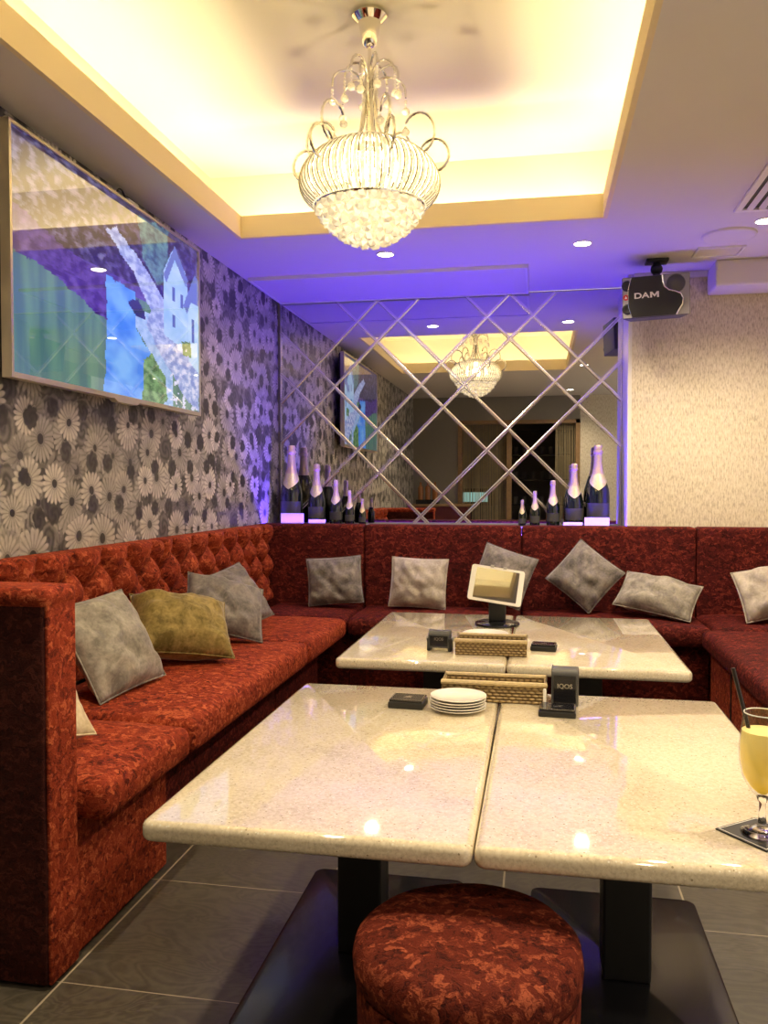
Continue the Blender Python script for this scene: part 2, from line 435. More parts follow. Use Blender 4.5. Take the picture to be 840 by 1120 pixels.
def tube(bm, pts, rad, n=8, closed=False, cap=True):
    pts = [Vector(p) for p in pts]; N = len(pts)
    rads = rad if isinstance(rad, (list, tuple)) else [rad] * N
    prev = None; rings = []
    for i, p in enumerate(pts):
        if closed: t = (pts[(i + 1) % N] - pts[i - 1]).normalized()
        else: t = (pts[min(i + 1, N - 1)] - pts[max(i - 1, 0)]).normalized()
        if prev is None:
            a = Vector((0, 0, 1)) if abs(t.z) < 0.9 else Vector((1, 0, 0))
            nrm = t.cross(a).normalized()
        else:
            nrm = (prev - t * prev.dot(t)).normalized()
        prev = nrm; bn = t.cross(nrm)
        rings.append([bm.verts.new(p + (nrm * math.cos(2 * PI * k / n) + bn * math.sin(2 * PI * k / n)) * rads[i]) for k in range(n)])
    m = N if closed else N - 1
    for i in range(m):
        a, b_ = rings[i], rings[(i + 1) % N]
        for k in range(n): bm.faces.new((a[k], b_[k], b_[(k + 1) % n], a[(k + 1) % n]))
    if cap and not closed:
        bm.faces.new(rings[0]); bm.faces.new(rings[-1])
    return bm

def prism(bm, poly, z0, z1):
    a = [bm.verts.new((x, y, z0)) for x, y in poly]; b_ = [bm.verts.new((x, y, z1)) for x, y in poly]
    bm.faces.new(a); bm.faces.new(b_); n = len(poly)
    for k in range(n): bm.faces.new((a[k], a[(k + 1) % n], b_[(k + 1) % n], b_[k]))
    return bm

def xform(bm, mat):
    bmesh.ops.transform(bm, matrix=mat, verts=bm.verts[:]); return bm

def ball(bm, c, r, sub=2):
    bmesh.ops.create_icosphere(bm, subdivisions=sub, radius=r, matrix=Matrix.Translation(c)); return bm

def text_mesh(s, size, depth=0.001, bold=0.0, align='CENTER'):
    cu = bpy.data.curves.new('lettering', 'FONT'); cu.body = s; cu.size = size; cu.extrude = depth; cu.offset = bold
    cu.align_x = align; cu.align_y = 'CENTER'
    t = bpy.data.objects.new('lettering', cu); C.objects.link(t)
    dg = bpy.context.evaluated_depsgraph_get(); dg.update()
    me = bpy.data.meshes.new_from_object(t.evaluated_get(dg))
    bpy.data.objects.remove(t); bpy.data.curves.remove(cu)
    return me

def copy_tree(o, parent=None):
    c = o.copy(); C.objects.link(c)
    if parent is not None: c.parent = parent
    for ch in list(o.children): copy_tree(ch, c)
    return c

# ------------------------------------------------------------------ the room
XL, XR, YB, YM, YR, CZ, CH = -1.76, 1.68, 5.14, 5.46, -0.80, 2.46, 2.875
LEDGE = 0.95
CX0, CX1, CY0, CY1 = -1.51, 0.312, 1.77, 4.05      # cove opening
TR = 0.25                                            # tray depth behind the fascia

bm = B(); box(bm, XL - 0.1, XR + 0.1, YR - 2.4, YM + 0.2, -0.06, 0.0); struct('floor', bm, M['floor'])
# lowered ceiling ring
bm = B()
for (a, b_, c, d) in ((XL, CX0, YR - 2.4, YM), (CX1, XR, YR - 2.4, YM), (CX0, CX1, YR - 2.4, CY0), (CX0, CX1, CY1, YM)):
    box(bm, a, b_, c, d, CZ, CZ + 0.03)
struct('ceiling', bm, M['ceiling'])
bm = B()   # raised coffer: top and four inner sides
box(bm, CX0 - TR, CX1 + TR, CY0 - TR, CY1 + TR, CH, CH + 0.03)
box(bm, CX0 - TR - 0.02, CX0 - TR, CY0 - TR, CY1 + TR, CZ + 0.03, CH); box(bm, CX1 + TR, CX1 + TR + 0.02, CY0 - TR, CY1 + TR, CZ + 0.03, CH)
box(bm, CX0 - TR, CX1 + TR, CY0 - TR - 0.02, CY0 - TR, CZ + 0.03, CH); box(bm, CX0 - TR, CX1 + TR, CY1 + TR, CY1 + TR + 0.02, CZ + 0.03, CH)
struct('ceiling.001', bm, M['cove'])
bm = B(); w = 0.02; FZ = 2.572
box(bm, CX0, CX0 + w, CY0, CY1, CZ, FZ); box(bm, CX1 - w, CX1, CY0, CY1, CZ, FZ)
box(bm, CX0 + w, CX1 - w, CY0, CY0 + w, CZ, FZ); box(bm, CX0 + w, CX1 - w, CY1 - w, CY1, CZ, FZ)
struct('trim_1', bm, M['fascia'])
# walls
bm = B(); box(bm, XL - 0.1, XL, YR - 0.12, YM + 0.1, 0, CZ + 0.03); struct('wall_left', bm, M['wallpaper'])
bm = B(); box(bm, 0.53, XR, YB, YM + 0.1, 0, CZ); struct('wall_back', bm, M['fibre'])
bm = B(); box(bm, XL, 0.53, YM + 0.012, YM + 0.1, 0, CZ); box(bm, XL, 0.53, YB + 0.008, YB + 0.062, 0, LEDGE - 0.05); box(bm, XL, 0.53, YB + 0.062, YM + 0.012, 0, LEDGE); struct('wall_back.001', bm, M['rearwall'])
bm = B(); box(bm, XR, XR + 0.1, 2.25, YM + 0.1, 0, CZ + 0.03); box(bm, XR, XR + 0.1, YR - 2.4, YR + 0.1, 0, CZ + 0.03); struct('wall_right', bm, M['fibre'])  # near stretch left open to let world light in as fill
# white painted reveal beside the mirror
bm = B(); box(bm, 0.522, 0.545, YB - 0.004, YM, LEDGE, CZ, 0.002); struct('trim_2', bm, M['white'])
# ceiling beam at the right of the back wall, small cornice
bm = B(); box(bm, 0.965, XR, 4.885, YB, 2.315, CZ, 0.012); struct('trim_3', bm, M['ceiling'])
bm = B(); box(bm, 0.548, 0.965, YB - 0.03, YB, 2.425, CZ, 0.004); struct('trim_4', bm, M['ceiling'])
# rear wall with a wide opening to the next room
OX0, OX1, OZ = -1.12, 0.565, 2.13
bm = B()
box(bm, XL, OX0, YR - 0.12, YR, 0, CZ); box(bm, OX0, OX1, YR - 0.12, YR, OZ, CZ)
struct('wall_front', bm, M['rearwall'])
bm = B(); box(bm, OX1, XR, YR - 0.12, YR, 0, CZ); struct('wall_front.001', bm, M['fibre'])
bm = B(); box(bm, XL, XR, YR - 2.4, YR - 2.3, 0, CZ); box(bm, XL - 0.1, XL, YR - 2.4, YR - 0.12, 0, CZ); struct('wall_front.002', bm, M['rearwall'])
bm = B()
box(bm, OX0, OX0 + 0.06, YR - 0.13, YR + 0.015, 0, OZ); box(bm, OX1 - 0.06, OX1, YR - 0.13, YR + 0.015, 0, OZ); box(bm, OX0, OX1, YR - 0.13, YR + 0.015, OZ - 0.05, OZ)
box(bm, -0.44, -0.37, YR - 0.13, YR + 0.01, 0, OZ - 0.05)
struct('trim_5', bm, M['wood'])
# string curtains (nobody can count the strings)
def strings(x0, x1, step):
    bm = B(); x = x0
    while x < x1:
        yy = YR - 0.05 + random.uniform(-0.01, 0.01); r = 0.004
        box(bm, x - r, x + r, yy - r, yy + r, 0.02, OZ - 0.05); x += step * random.uniform(0.7, 1.3)
    return bm
for (x0, x1, lab) in ((OX0 + 0.07, -0.45, 'tan string curtain in the wider half of the doorway, seen in the mirror'), (0.24, OX1 - 0.07, 'narrow tan string curtain at the edge of the doorway, seen in the mirror')):
    o = obj('string_curtain', strings(x0, x1, 0.020), M['string']); o['kind'] = 'stuff'; tag(o, lab, 'curtain')
# dim things in the next room
t = thing('display_shelf', 'dark shelf rack with glassware beyond the doorway, seen in the mirror', 'shelf', (0, YR - 1.9, 0))
bm = B(); box(bm, -0.5, -0.47, -0.15, 0.15, 0, 2.1); box(bm, 0.5, 0.53, -0.15, 0.15, 0, 2.1); obj('side_panel', bm, M['black'], t)
for z in (0.5, 0.9, 1.3, 1.7, 2.08):
    bm = B(); box(bm, -0.47, 0.5, -0.15, 0.15, z, z + 0.02); obj('shelf', bm, M['darkgrey'], t)
for z in (0.92, 1.32, 1.72):
    for k in range(6):
        bm = B(); lathe(bm, [(0.03, 0), (0.035, 0.12), (0.032, 0.12), (0.028, 0.01)], 12)
        tag(obj('tumbler', bm, M['grey'], None, (-0.36 + 0.14 * k, YR - 1.86, z + 0.0005), smooth=True), 'small tumbler on the dark rack beyond the doorway', 'glass', 'tumblers on the rack beyond the doorway')
t = thing('lit_counter', 'counter with teal glow behind the string curtain, seen in the mirror', 'counter', (-1.0, YR - 1.6, 0))
bm = B(); box(bm, -0.45, 0.35, -0.2, 0.2, 0, 0.9); obj('cabinet', bm, M['darkgrey'], t)
bm = B(); box(bm, -0.25, 0.25, 0.20, 0.215, 0.93, 1.14); box(bm, -0.3, 0.3, 0.17, 0.20, 0.90, 1.17); obj('back_panel', bm, M['black'], t)
bm = B(); box(bm, -0.22, 0.22, 0.216, 0.222, 0.96, 1.11); obj('glowing_panel', bm, M['teal'], t)
# counter by the left wall behind the camera
t = thing('side_counter', 'low dark red counter by the patterned wall, seen small in the mirror', 'counter', (-1.33, -0.45, 0))
bm = B(); box(bm, -0.41, 0.40, -0.25, 0.25, 0, 0.93); obj('cabinet', bm, M['darkred'], t)
bm = B(); box(bm, -0.42, 0.42, -0.26, 0.27, 0.93, 0.96, 0.005); obj('countertop', bm, M['wood'], t)
bm = B(); box(bm, -0.15, 0.15, -0.12, 0.12, 0, 0.06, 0.006); tag(obj('tray', bm, M['gloss_black'], None, (-1.50, -0.42, 0.961)), 'black raised tray on the dark red counter, seen in the mirror', 'tray')
for k in range(3):
    bm = B(); lathe(bm, [(0, 0), (0.035, 0), (0.038, 0.16), (0.030, 0.18), (0.013, 0.20), (0.013, 0.24), (0, 0.24)], 16)
    tag(obj('amber_jar', bm, M['amber'], None, (-1.60 + 0.10 * k, -0.42, 1.0215), smooth=True), 'small amber jar standing on the black tray, seen in the mirror', 'jar', 'amber jars on the tray')

# ------------------------------------------------------------------ cove lighting, ceiling fittings
def led(name, x0, x1, y0, y1, z0, z1, m, label):
    bm = B(); box(bm, x0, x1, y0, y1, z0, z1); return tag(obj(name, bm, m), label, 'light strip')
zl = CZ + 0.032
a = 0.10
led('light_strip', CX0 - a - 0.02, CX0 - a, CY0, CY1, zl, zl + 0.015, M['led_warm'], 'warm cove light strip hidden above the left edge of the raised ceiling')
led('light_strip', CX1 + a, CX1 + a + 0.02, CY0, CY1, zl, zl + 0.015, M['led_warm'], 'warm cove light strip hidden above the right edge of the raised ceiling')
led('light_strip', CX0, CX1, CY1 + a, CY1 + a + 0.02, zl, zl + 0.015, M['led_warm'], 'warm cove light strip hidden above the far edge of the raised ceiling')
led('light_strip', CX0, CX1, CY0 - a - 0.02, CY0 - a, zl, zl + 0.015, M['led_warm'], 'warm cove light strip hidden above the near edge of the raised ceiling')
# blue strip on the ledge behind the sofa
led('blue_light_strip', XL + 0.03, 0.515, YB + 0.022, YB + 0.050, LEDGE - 0.05, LEDGE - 0.042, M['led_blue'], 'blue light strip lying in the groove behind the sofa back')

def downlight(x, y, label, power=42):
    t = thing('downlight', label, 'ceiling light', (x, y, CZ), group=None)
    bm = B(); lathe(bm, [(0.052, 0.0), (0.052, -0.004), (0.043, -0.006), (0.040, 0.0)], 28); obj('rim', bm, M['white'], t, smooth=True)
    bm = B(); lathe(bm, [(0, -0.003), (0.041, -0.003)], 28, cap=False); obj('lens', bm, M['downlight'], t)
    l = bpy.data.lights.new('downlight_beam', 'SPOT'); l.energy = power; l.color = (1.0, 0.85, 0.62); l.spot_size = R(142); l.spot_blend = 0.8; l.shadow_soft_size = 0.04
    lo = bpy.data.objects.new('downlight_beam', l); C.objects.link(lo); lo.location = (x, y, CZ - 0.02)
    return t
downlight(-0.82, 4.44, 'round downlight below the chandelier, left of the two in front of the mirror')
downlight(0.218, 4.43, 'round downlight right of the raised ceiling in front of the mirror')
downlight(1.05, 4.215, 'round downlight at the right beside the ceiling vent', 100)
downlight(-0.82, 1.62, 'round downlight over the near left bench, outside the picture', 70)
downlight(0.46, 2.1, 'round downlight over the near right table beside the raised ceiling', 38)
downlight(1.05, 1.9, 'round downlight over the near right bench, outside the picture', 75)
downlight(0.4, -0.1, 'added fill downlight behind the viewer at the right', 60)  # extra lamp added to fill the near half of the room

# chandelier point light is added below
t = thing('ceiling_vent', 'slatted white air vent at the right of the ceiling', 'vent', (0.87, 3.2, CZ))
bm = B()
W_, L_ = 0.42, 0.84
box(bm, 0, W_, 0, 0.03, -0.012, 0, 0.003); box(bm, 0, W_, L_ - 0.03, L_, -0.012, 0, 0.003); box(bm, 0, 0.03, 0.03, L_ - 0.03, -0.012, 0, 0.003); box(bm, W_ - 0.03, W_, 0.03, L_ - 0.03, -0.012, 0, 0.003)
obj('frame', bm, M['white'], t)
bm = B(); box(bm, 0.03, W_ - 0.03, 0.03, L_ - 0.03, -0.002, 0); obj('duct_back', bm, M['black'], t)
for k in range(7):
    bm = B(); box(bm, -0.013, 0.013, 0.03, L_ - 0.03, -0.0015, 0.0015)
    obj('slat', bm, M['white'], t, (0.062 + 0.049 * k, 0, -0.010), rot=(0, R(20), 0))
bm = B(); lathe(bm, [(0, -0.010), (0.105, -0.010), (0.118, -0.014), (0.128, -0.010), (0.130, 0)], 40)
tag(obj('ceiling_speaker', bm, M['ceiling'], None, (0.932, 4.42, CZ), smooth=True), 'flat round speaker grille in the ceiling near the beam', 'speaker')
def hatch(name, x0, x1, y0, y1, label, w=0.012, slab=0.004):
    t = thing(name, label, 'ceiling panel', ((x0 + x1) / 2, (y0 + y1) / 2, CZ))
    a, b_ = (x1 - x0) / 2, (y1 - y0) / 2; bm = B()
    box(bm, -a, a, -b_, -b_ + w, -slab - 0.006, 0); box(bm, -a, a, b_ - w, b_, -slab - 0.006, 0); box(bm, -a, -a + w, -b_ + w, b_ - w, -slab - 0.006, 0); box(bm, a - w, a, -b_ + w, b_ - w, -slab - 0.006, 0)
    obj('frame', bm, M['white'], t)
    bm = B(); box(bm, -a + w, a - w, -b_ + w, b_ - w, -slab, 0); obj('panel', bm, M['ceiling'], t)
hatch('access_hatch', 0.82, 1.06, 4.62, 4.80, 'square access hatch in the ceiling beside the round speaker')
hatch('ceiling_panel', XL + 0.03, -0.065, 4.79, 5.44, 'long rectangular panel in the ceiling against the mirror', 0.014, 0.014)

# ------------------------------------------------------------------ mirror with diagonal strips
MX0, MX1, MZ0, MZ1 = -1.737, 0.52, LEDGE, 2.452
t = thing('wall_mirror', 'large wall mirror crossed by slanting silver strips forming diamonds', 'mirror', ((MX0 + MX1) / 2, YM, MZ0))
cx = (MX0 + MX1) / 2
bm = B(); box(bm, MX0 - cx, MX1 - cx, 0, 0.01, 0, MZ1 - MZ0); obj('glass', bm, M['mirror'], t)
def strip(s, x175):
    # line x = x175 + s*(z-1.75), s=-1 for "\" and +1 for "/"; clip to mirror
    pts = []
    zs = [MZ0, MZ1]; xs = [MX0, MX1]
    lo, hi = MZ0 + 0.005, MZ1 - 0.005
    if s > 0: lo = max(lo, 1.75 + (MX0 - x175)); hi = min(hi, 1.75 + (MX1 - x175))
    else: lo = max(lo, 1.75 - (MX1 - x175)); hi = min(hi, 1.75 - (MX0 - x175))
    if hi - lo < 0.15: return
    p0 = Vector((x175 + s * (lo - 1.75) - cx, 0, lo - MZ0)); p1 = Vector((x175 + s * (hi - 1.75) - cx, 0, hi - MZ0))
    d = (p1 - p0).normalized(); nrm = Vector((-d.z, 0, d.x)); w = 0.0108
    bm = B(); ring = []
    for p in (p0, p1):
        ring.append([bm.verts.new(p + nrm * q + Vector((0, y, 0))) for q, y in ((-w, 0), (-w, -0.0045), (-w * 0.5, -0.0056 - (0.001 if s > 0 else 0)), (w * 0.5, -0.0056 - (0.001 if s > 0 else 0)), (w, -0.0045), (w, 0))])
    for k in range(6): bm.faces.new((ring[0][k], ring[0][(k + 1) % 6], ring[1][(k + 1) % 6], ring[1][k]))
    bm.faces.new(ring[0]); bm.faces.new(ring[1])
    obj('bevel_strip', bm, M['strip'], t)
for x in (-1.515, -1.234, -0.646, -0.368, 0.225, 0.517): strip(-1, x)
for x in (-1.76, -1.486, -0.895, -0.596, -0.022, 0.266): strip(1, x)
bm = B(); box(bm, MX0 - cx - 0.004, MX0 - cx + 0.006, -0.004, 0, 0, MZ1 - MZ0); obj('edge_strip', bm, M['strip'], t)
bm = B(); box(bm, MX1 - cx - 0.008, MX1 - cx, -0.004, 0, 0, MZ1 - MZ0); obj('edge_strip', bm, M['strip'], t)

# ------------------------------------------------------------------ champagne bottles on the ledge
def bottle(x, y, h, label):
    k = h / 0.52
    t = thing('champagne_bottle', label, 'bottle', (x, y, LEDGE + 0.0005), group='champagne bottles on the ledge')
    bm = B(); lathe(bm, [(0, 0), (0.066 * k, 0), (0.073 * k, 0.008 * k), (0.074 * k, 0.19 * k), (0.069 * k, 0.235 * k), (0.054 * k, 0.285 * k), (0.036 * k, 0.335 * k), (0.026 * k, 0.385 * k), (0.023 * k, 0.44 * k)], 28)
    obj('glass_body', bm, M['bottle'], t, smooth=True)
    bm = B(); lathe(bm, [(0.0405 * k, 0.325 * k), (0.030 * k, 0.372 * k), (0.0258 * k, 0.42 * k), (0.0245 * k, 0.46 * k), (0.030 * k, 0.466 * k), (0.030 * k, 0.482 * k), (0.025 * k, 0.487 * k), (0.027 * k, 0.505 * k), (0.022 * k, 0.518 * k), (0, 0.52 * k)], 24, cap=False)
    obj('foil_cap', bm, M['foil'], t, smooth=True)
    # pointed gold neck bow: a sash wrapped over the shoulder
    bm = B(); n = 16; top = []; bot = []
    for q in range(n + 1):
        a_ = -PI / 2 + (q / n - 0.5) * PI * 1.1
        s_ = 1 - abs(q / n - 0.5) * 2
        z1 = 0.335 * k; z0 = (0.305 - 0.075 * s_) * k
        def rad(z):
            z /= k
            pr = [(0.19, .0745), (0.235, .0698), (0.285, .0548), (0.335, .0368)]
            for (za, ra), (zb, rb) in zip(pr, pr[1:]):
                if za <= z <= zb: return (ra + (rb - ra) * (z - za) / (zb - za) + .0012) * k
            return .0415 * k
        zz = [z0 + (z1 - z0) * j / 4 for j in range(5)]
        top.append([bm.verts.new((rad(z) * math.cos(a_), rad(z) * math.sin(a_), z)) for z in zz])
    for q in range(n):
        for j in range(4): bm.faces.new((top[q][j], top[q + 1][j], top[q + 1][j + 1], top[q][j + 1]))
    obj('neck_label', bm, M['collar'], t, smooth=True)
    bm = B(); n = 14; rr = 0.0748 * k; cols = []
    for q in range(n + 1):
        a_ = -PI / 2 + (q / n - 0.5) * PI * 0.75
        cols.append([bm.verts.new((rr * math.cos(a_), rr * math.sin(a_), z * k)) for z in (0.055, 0.10, 0.15)])
    for q in range(n):
        for j in range(2): bm.faces.new((cols[q][j], cols[q + 1][j], cols[q + 1][j + 1], cols[q][j + 1]))
    obj('front_label', bm, M['darkgrey'], t, smooth=True)
    return t
YBOT = 5.315
for (x, h, lab) in ((-1.62, 0.525, 'tallest champagne bottle at the left end of the mirror ledge'),
                    (-1.446, 0.40, 'second tallest champagne bottle of the left row on the mirror ledge'),
                    (-1.315, 0.295, 'middle sized champagne bottle, third in the left row on the ledge'),
                    (-1.222, 0.225, 'small champagne bottle, second from the right end of the left row'),
                    (-1.136, 0.17, 'smallest champagne bottle closing the right end of the left row'),
                    (0.366, 0.51, 'tallest champagne bottle at the right end of the mirror ledge'),
                    (0.222, 0.395, 'second tallest champagne bottle of the right row on the mirror ledge'),
                    (0.093, 0.29, 'middle sized champagne bottle, third in the right row on the ledge'),
                    (-0.020, 0.222, 'small champagne bottle, second from the left end of the right row'),
                    (-0.100, 0.165, 'smallest champagne bottle at the left end of the right row')):
    bottle(x, YBOT, h, lab)
def card(x, w, h, lab):
    t = thing('name_card', lab, 'card', (x, YB + 0.075, LEDGE + 0.0005), group='small cards before the bottles')
    bm = B(); box(bm, -w / 2, w / 2, -0.002, 0.002, 0, h, 0.001); obj('face', bm, M['card'], t)
    bm = B(); box(bm, -w / 2, w / 2, 0.002, 0.020, 0, 0.003); obj('foot', bm, M['card'], t)
card(-1.585, 0.155, 0.075, 'white card in front of the tallest bottle of the left row')
card(-1.418, 0.115, 0.036, 'low white card in front of the second bottle of the left row')
card(0.355, 0.148, 0.060, 'white card in front of the tallest bottle of the right row')
card(0.212, 0.115, 0.030, 'low white card in front of the second bottle of the right row')

# ------------------------------------------------------------------ television
TVX = -1.665; TY0, TY1, TZ0, TZ1 = 2.395, 3.905, 1.552, 2.375
def paint_screen():
    NU, NV = 200, 112
    def lerp(a, b_, t): return tuple(a[i] + (b_[i] - a[i]) * t for i in range(3))
    def inside(u, v, poly):
        c = False; n = len(poly); j = n - 1
        for i in range(n):
            (x1, y1), (x2, y2) = poly[i], poly[j]
            if (y1 > v) != (y2 > v) and u < (x2 - x1) * (v - y1) / (y2 - y1) + x1: c = not c
            j = i
        return c
    def nz(u, v, s, o=0): return noise.fractal(Vector((u * s, v * s, o)), 1.0, 2.0, 3)
    bank = [(0, .30), (.18, .38), (.34, .42), (.46, .50), (.50, .56), (.42, .60), (.42, .66), (.3, .60), (.15, .53), (0, .50)]
    path = [(.40, .20), (.55, .34), (.66, .50), (.62, .58), (.72, .72), (.88, .92), (1, 1.0), (1, .72), (.86, .56), (.76, .42), (.62, .28), (.46, .16)]
    arch = [(.52, .50), (.58, .47), (.62, .52), (.62, .57), (.55, .55)]
    house1 = [(.74, .60), (.74, .24), (.80, .10), (.90, .18), (.93, .36), (.93, .66)]
    roof1 = [(.74, .26), (.82, .06), (.92, .22), (.90, .26), (.82, .14), (.76, .30)]
    house2 = [(.92, .70), (.92, .34), (.96, .22), (1, .26), (1, .76)]
    roof2 = [(.88, .38), (.97, .16), (1, .18), (1, .34), (.94, .34), (.91, .42)]
    trees = [(.58, .02), (.78, .0), (.76, .28), (.70, .34), (.60, .24)]
    water = [(.40, .42), (.56, .44), (.56, .62), (.66, .74), (.66, 1.0), (.38, 1.0), (.40, .66)]
    bush = [(.60, .78), (.66, .73), (.74, .84), (.77, .96), (.72, 1.0), (.60, 1.0)]
    bush2 = [(.86, .60), (.93, .58), (.94, .68), (.88, .68)]
    bm = B(); lay = bm.loops.layers.float_color.new('paint')
    V = [[bm.verts.new((0, TY0 + 0.012 + (TY1 - TY0 - 0.024) * i / NU, TZ1 - 0.012 - (TZ1 - TZ0 - 0.03) * j / NV)) for j in range(NV + 1)] for i in range(NU + 1)]
    for i in range(NU):
        for j in range(NV):
            u, v = (i + .5) / NU, (j + .5) / NV
            n1, n2 = nz(u, v, 9), nz(u, v, 30, 5); ju, jv = u + 0.012 * n1, v + 0.012 * n2
            if v < .46: c = lerp((.035, .022, .16), (.14, .10, .42), max(0, min(1, .5 + n2 * .9)))
            else:
                streak = nz(u * 6, v * .4, 4, 9)
                c = lerp((.055, .15, .16), (.11, .26, .18), max(0, min(1, .5 + streak)))
                c = lerp(c, (.10, .20, .28), max(0, v - .7))
            if v < .40: c = lerp((.012, .010, .05), (.10, .09, .26), max(0, min(1, .25 + n2 * 1.3)))
            if v < .36 and u < .40: c = lerp(c, (.20, .22, .40), max(0, n2) * .8)
            if inside(ju, jv, bank): c = lerp((.035, .012, .15), (.12, .07, .36), max(0, min(1, .4 + n2)))
            if inside(ju, jv, water):
                c = lerp((.03, .22, .90), (.16, .44, 1.0), max(0, min(1, .5 + n1 * .9)))
            if inside(ju, jv, trees): c = lerp((.02, .08, .16), (.13, .30, .34), max(0, min(1, .5 + n2)))
            if .46 < u < .8 and v > .52 and not inside(u, v, water): c = lerp((.22, .40, .80), (.40, .58, .95), max(0, min(1, .5 + n2)))
            if inside(ju, jv, path): c = lerp((.20, .28, .68), (.50, .60, .95), max(0, min(1, .5 + n2 * 1.2)))
            if inside(u, v, house1): c = lerp((.28, .52, .90), (.44, .66, 1.0), max(0, min(1, .5 + n1)))
            if inside(u, v, house2): c = lerp((.34, .58, .95), (.50, .72, 1.0), max(0, min(1, .5 + n1)))
            if inside(u, v, roof1) or inside(u, v, roof2): c = (.13, .20, .55)
            for (a, b_, cc, d) in ((.80, .30, .82, .38), (.86, .32, .88, .40), (.945, .44, .965, .58), (.80, .46, .82, .54)):
                if a < u < cc and b_ < v < d: c = (.08, .14, .45)
            if inside(ju, jv, arch): c = (.02, .03, .10)
            if inside(ju, jv, bush) or inside(ju, jv, bush2): c = lerp((.03, .12, .06), (.18, .38, .18), max(0, min(1, .5 + n2)))
            if u > .76 and v > .62 and n2 > .28 and not inside(u, v, house2): c = (.62, .66, .95)
            f = bm.faces.new((V[i][j], V[i][j + 1], V[i + 1][j + 1], V[i + 1][j]))
            for l in f.loops: l[lay] = (*c, 1)
    return bm
t = thing('television', 'flat wall television showing a blue river village', 'television', (0, 0, 0))
t.location = (XL, (TY0 + TY1) / 2, TZ0)
off = Vector((-XL, -(TY0 + TY1) / 2, -TZ0))
pb = paint_screen(); xform(pb, Matrix.Translation(Vector((TVX, 0, 0)) + off)); obj('screen', pb, M['screen'], t)
bm = B(); e = 0.012
box(bm, TVX - 0.03, TVX + 0.006, TY0, TY0 + e, TZ0, TZ1); box(bm, TVX - 0.03, TVX + 0.006, TY1 - e, TY1, TZ0, TZ1)
box(bm, TVX - 0.03, TVX + 0.006, TY0 + e, TY1 - e, TZ1 - e, TZ1); box(bm, TVX - 0.03, TVX + 0.006, TY0 + e, TY1 - e, TZ0, TZ0 + 0.018)
xform(bm, Matrix.Translation(off)); obj('bezel', bm, M['frame_silver'], t)
bm = B(); box(bm, TVX - 0.045, TVX - 0.002, TY0 + e, TY1 - e, TZ0 + 0.018, TZ1 - e); xform(bm, Matrix.Translation(off)); obj('back_cover', bm, M['black'], t)
bm = B(); ym = (TY0 + TY1) / 2
prism(bm, [(ym - 0.11, TZ0 + 0.002), (ym + 0.11, TZ0 + 0.002), (ym + 0.08, TZ0 - 0.012), (ym - 0.08, TZ0 - 0.012)], -0.02, 0.008)
xform(bm, Matrix(((0, 0, 1, TVX), (1, 0, 0, 0), (0, 1, 0, 0), (0, 0, 0, 1)))); xform(bm, Matrix.Translation(off)); obj('sensor_lip', bm, M['frame_silver'], t)
bm = B(); box(bm, XL + 0.0015, TVX - 0.045, TY0 + 0.25, TY1 - 0.25, TZ0 + 0.15, TZ1 - 0.15); xform(bm, Matrix.Translation(off)); obj('wall_mount', bm, M['black'], t)
# cable loop peeping over the television top
t = thing('cable_loop', 'thin black cable loop with white plug over the television', 'cable', (TVX - 0.03, 3.18, TZ1))
bm = B(); tube(bm, [(0.0, 0.035 * math.cos(a_ / 14 * PI * 1.2), 0.012 + 0.035 * math.sin(a_ / 14 * PI * 1.2)) for a_ in range(-2, 16)], 0.004, 8); obj('cable', bm, M['black'], t, smooth=True)
bm = B(); box(bm, -0.012, 0.012, 0.045, 0.135, 0.0, 0.028, 0.004); obj('plug', bm, M['white'], t)
bm = B(); box(bm, -0.012, 0.012, -0.28, -0.10, 0.0, 0.016, 0.003); tag(obj('sensor_bar', bm, M['gloss_black'], None, (TVX - 0.03, 3.06, TZ1 + 0.0005)), 'slim black bar resting on the television top edge', 'sensor bar')

# ------------------------------------------------------------------ chandelier
CHX, CHY = -0.597, 2.92
t = thing('chandelier', 'crystal basket chandelier hanging in the raised ceiling', 'chandelier', (CHX, CHY, CH))
bm = B(); lathe(bm, [(0, 0), (0.060, 0), (0.062, -0.012), (0.052, -0.022), (0.040, -0.032), (0.034, -0.06), (0.030, -0.095), (0.022, -0.112), (0.012, -0.118), (0, -0.118)], 36); obj('canopy', bm, M['chrome'], t, smooth=True)
bm = B(); lathe(bm, [(0.006, -0.11), (0.006, -0.20), (0.013, -0.21), (0.014, -0.225), (0.007, -0.235), (0.010, -0.25), (0.019, -0.262), (0.010, -0.275), (0.008, -0.44), (0.016, -0.45), (0.012, -0.47)], 18); obj('stem', bm, M['chrome'], t, smooth=True)
prof = [(0.055, -0.462), (0.115, -0.468), (0.175, -0.495), (0.220, -0.535), (0.243, -0.580), (0.242, -0.618), (0.225, -0.650), (0.196, -0.676)]
def resample(pr, n):
    P = [Vector((r, 0, z)) for r, z in pr]; out = []
    for i in range(n):
        s = i / (n - 1) * (len(P) - 1); k = min(int(s), len(P) - 2); f = s - k
        p0, p1, p2, p3 = P[max(k - 1, 0)], P[k], P[k + 1], P[min(k + 2, len(P) - 1)]
        out.append(0.5 * ((2 * p1) + (p2 - p0) * f + (2 * p0 - 5 * p1 + 4 * p2 - p3) * f * f + (3 * p1 - p0 - 3 * p2 + p3) * f ** 3))
    return out
NR = 60
rp = resample(prof, 26)
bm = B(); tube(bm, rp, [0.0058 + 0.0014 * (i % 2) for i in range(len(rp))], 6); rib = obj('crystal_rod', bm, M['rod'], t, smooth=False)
for k in range(1, NR):
    c = rib.copy(); C.objects.link(c); c.parent = t; c.rotation_euler = (0, 0, 2 * PI * k / NR)
wp = [v + Vector((0.006, 0, 0)) for v in rp]  # dark wires added so the gaps between bright rods read dark
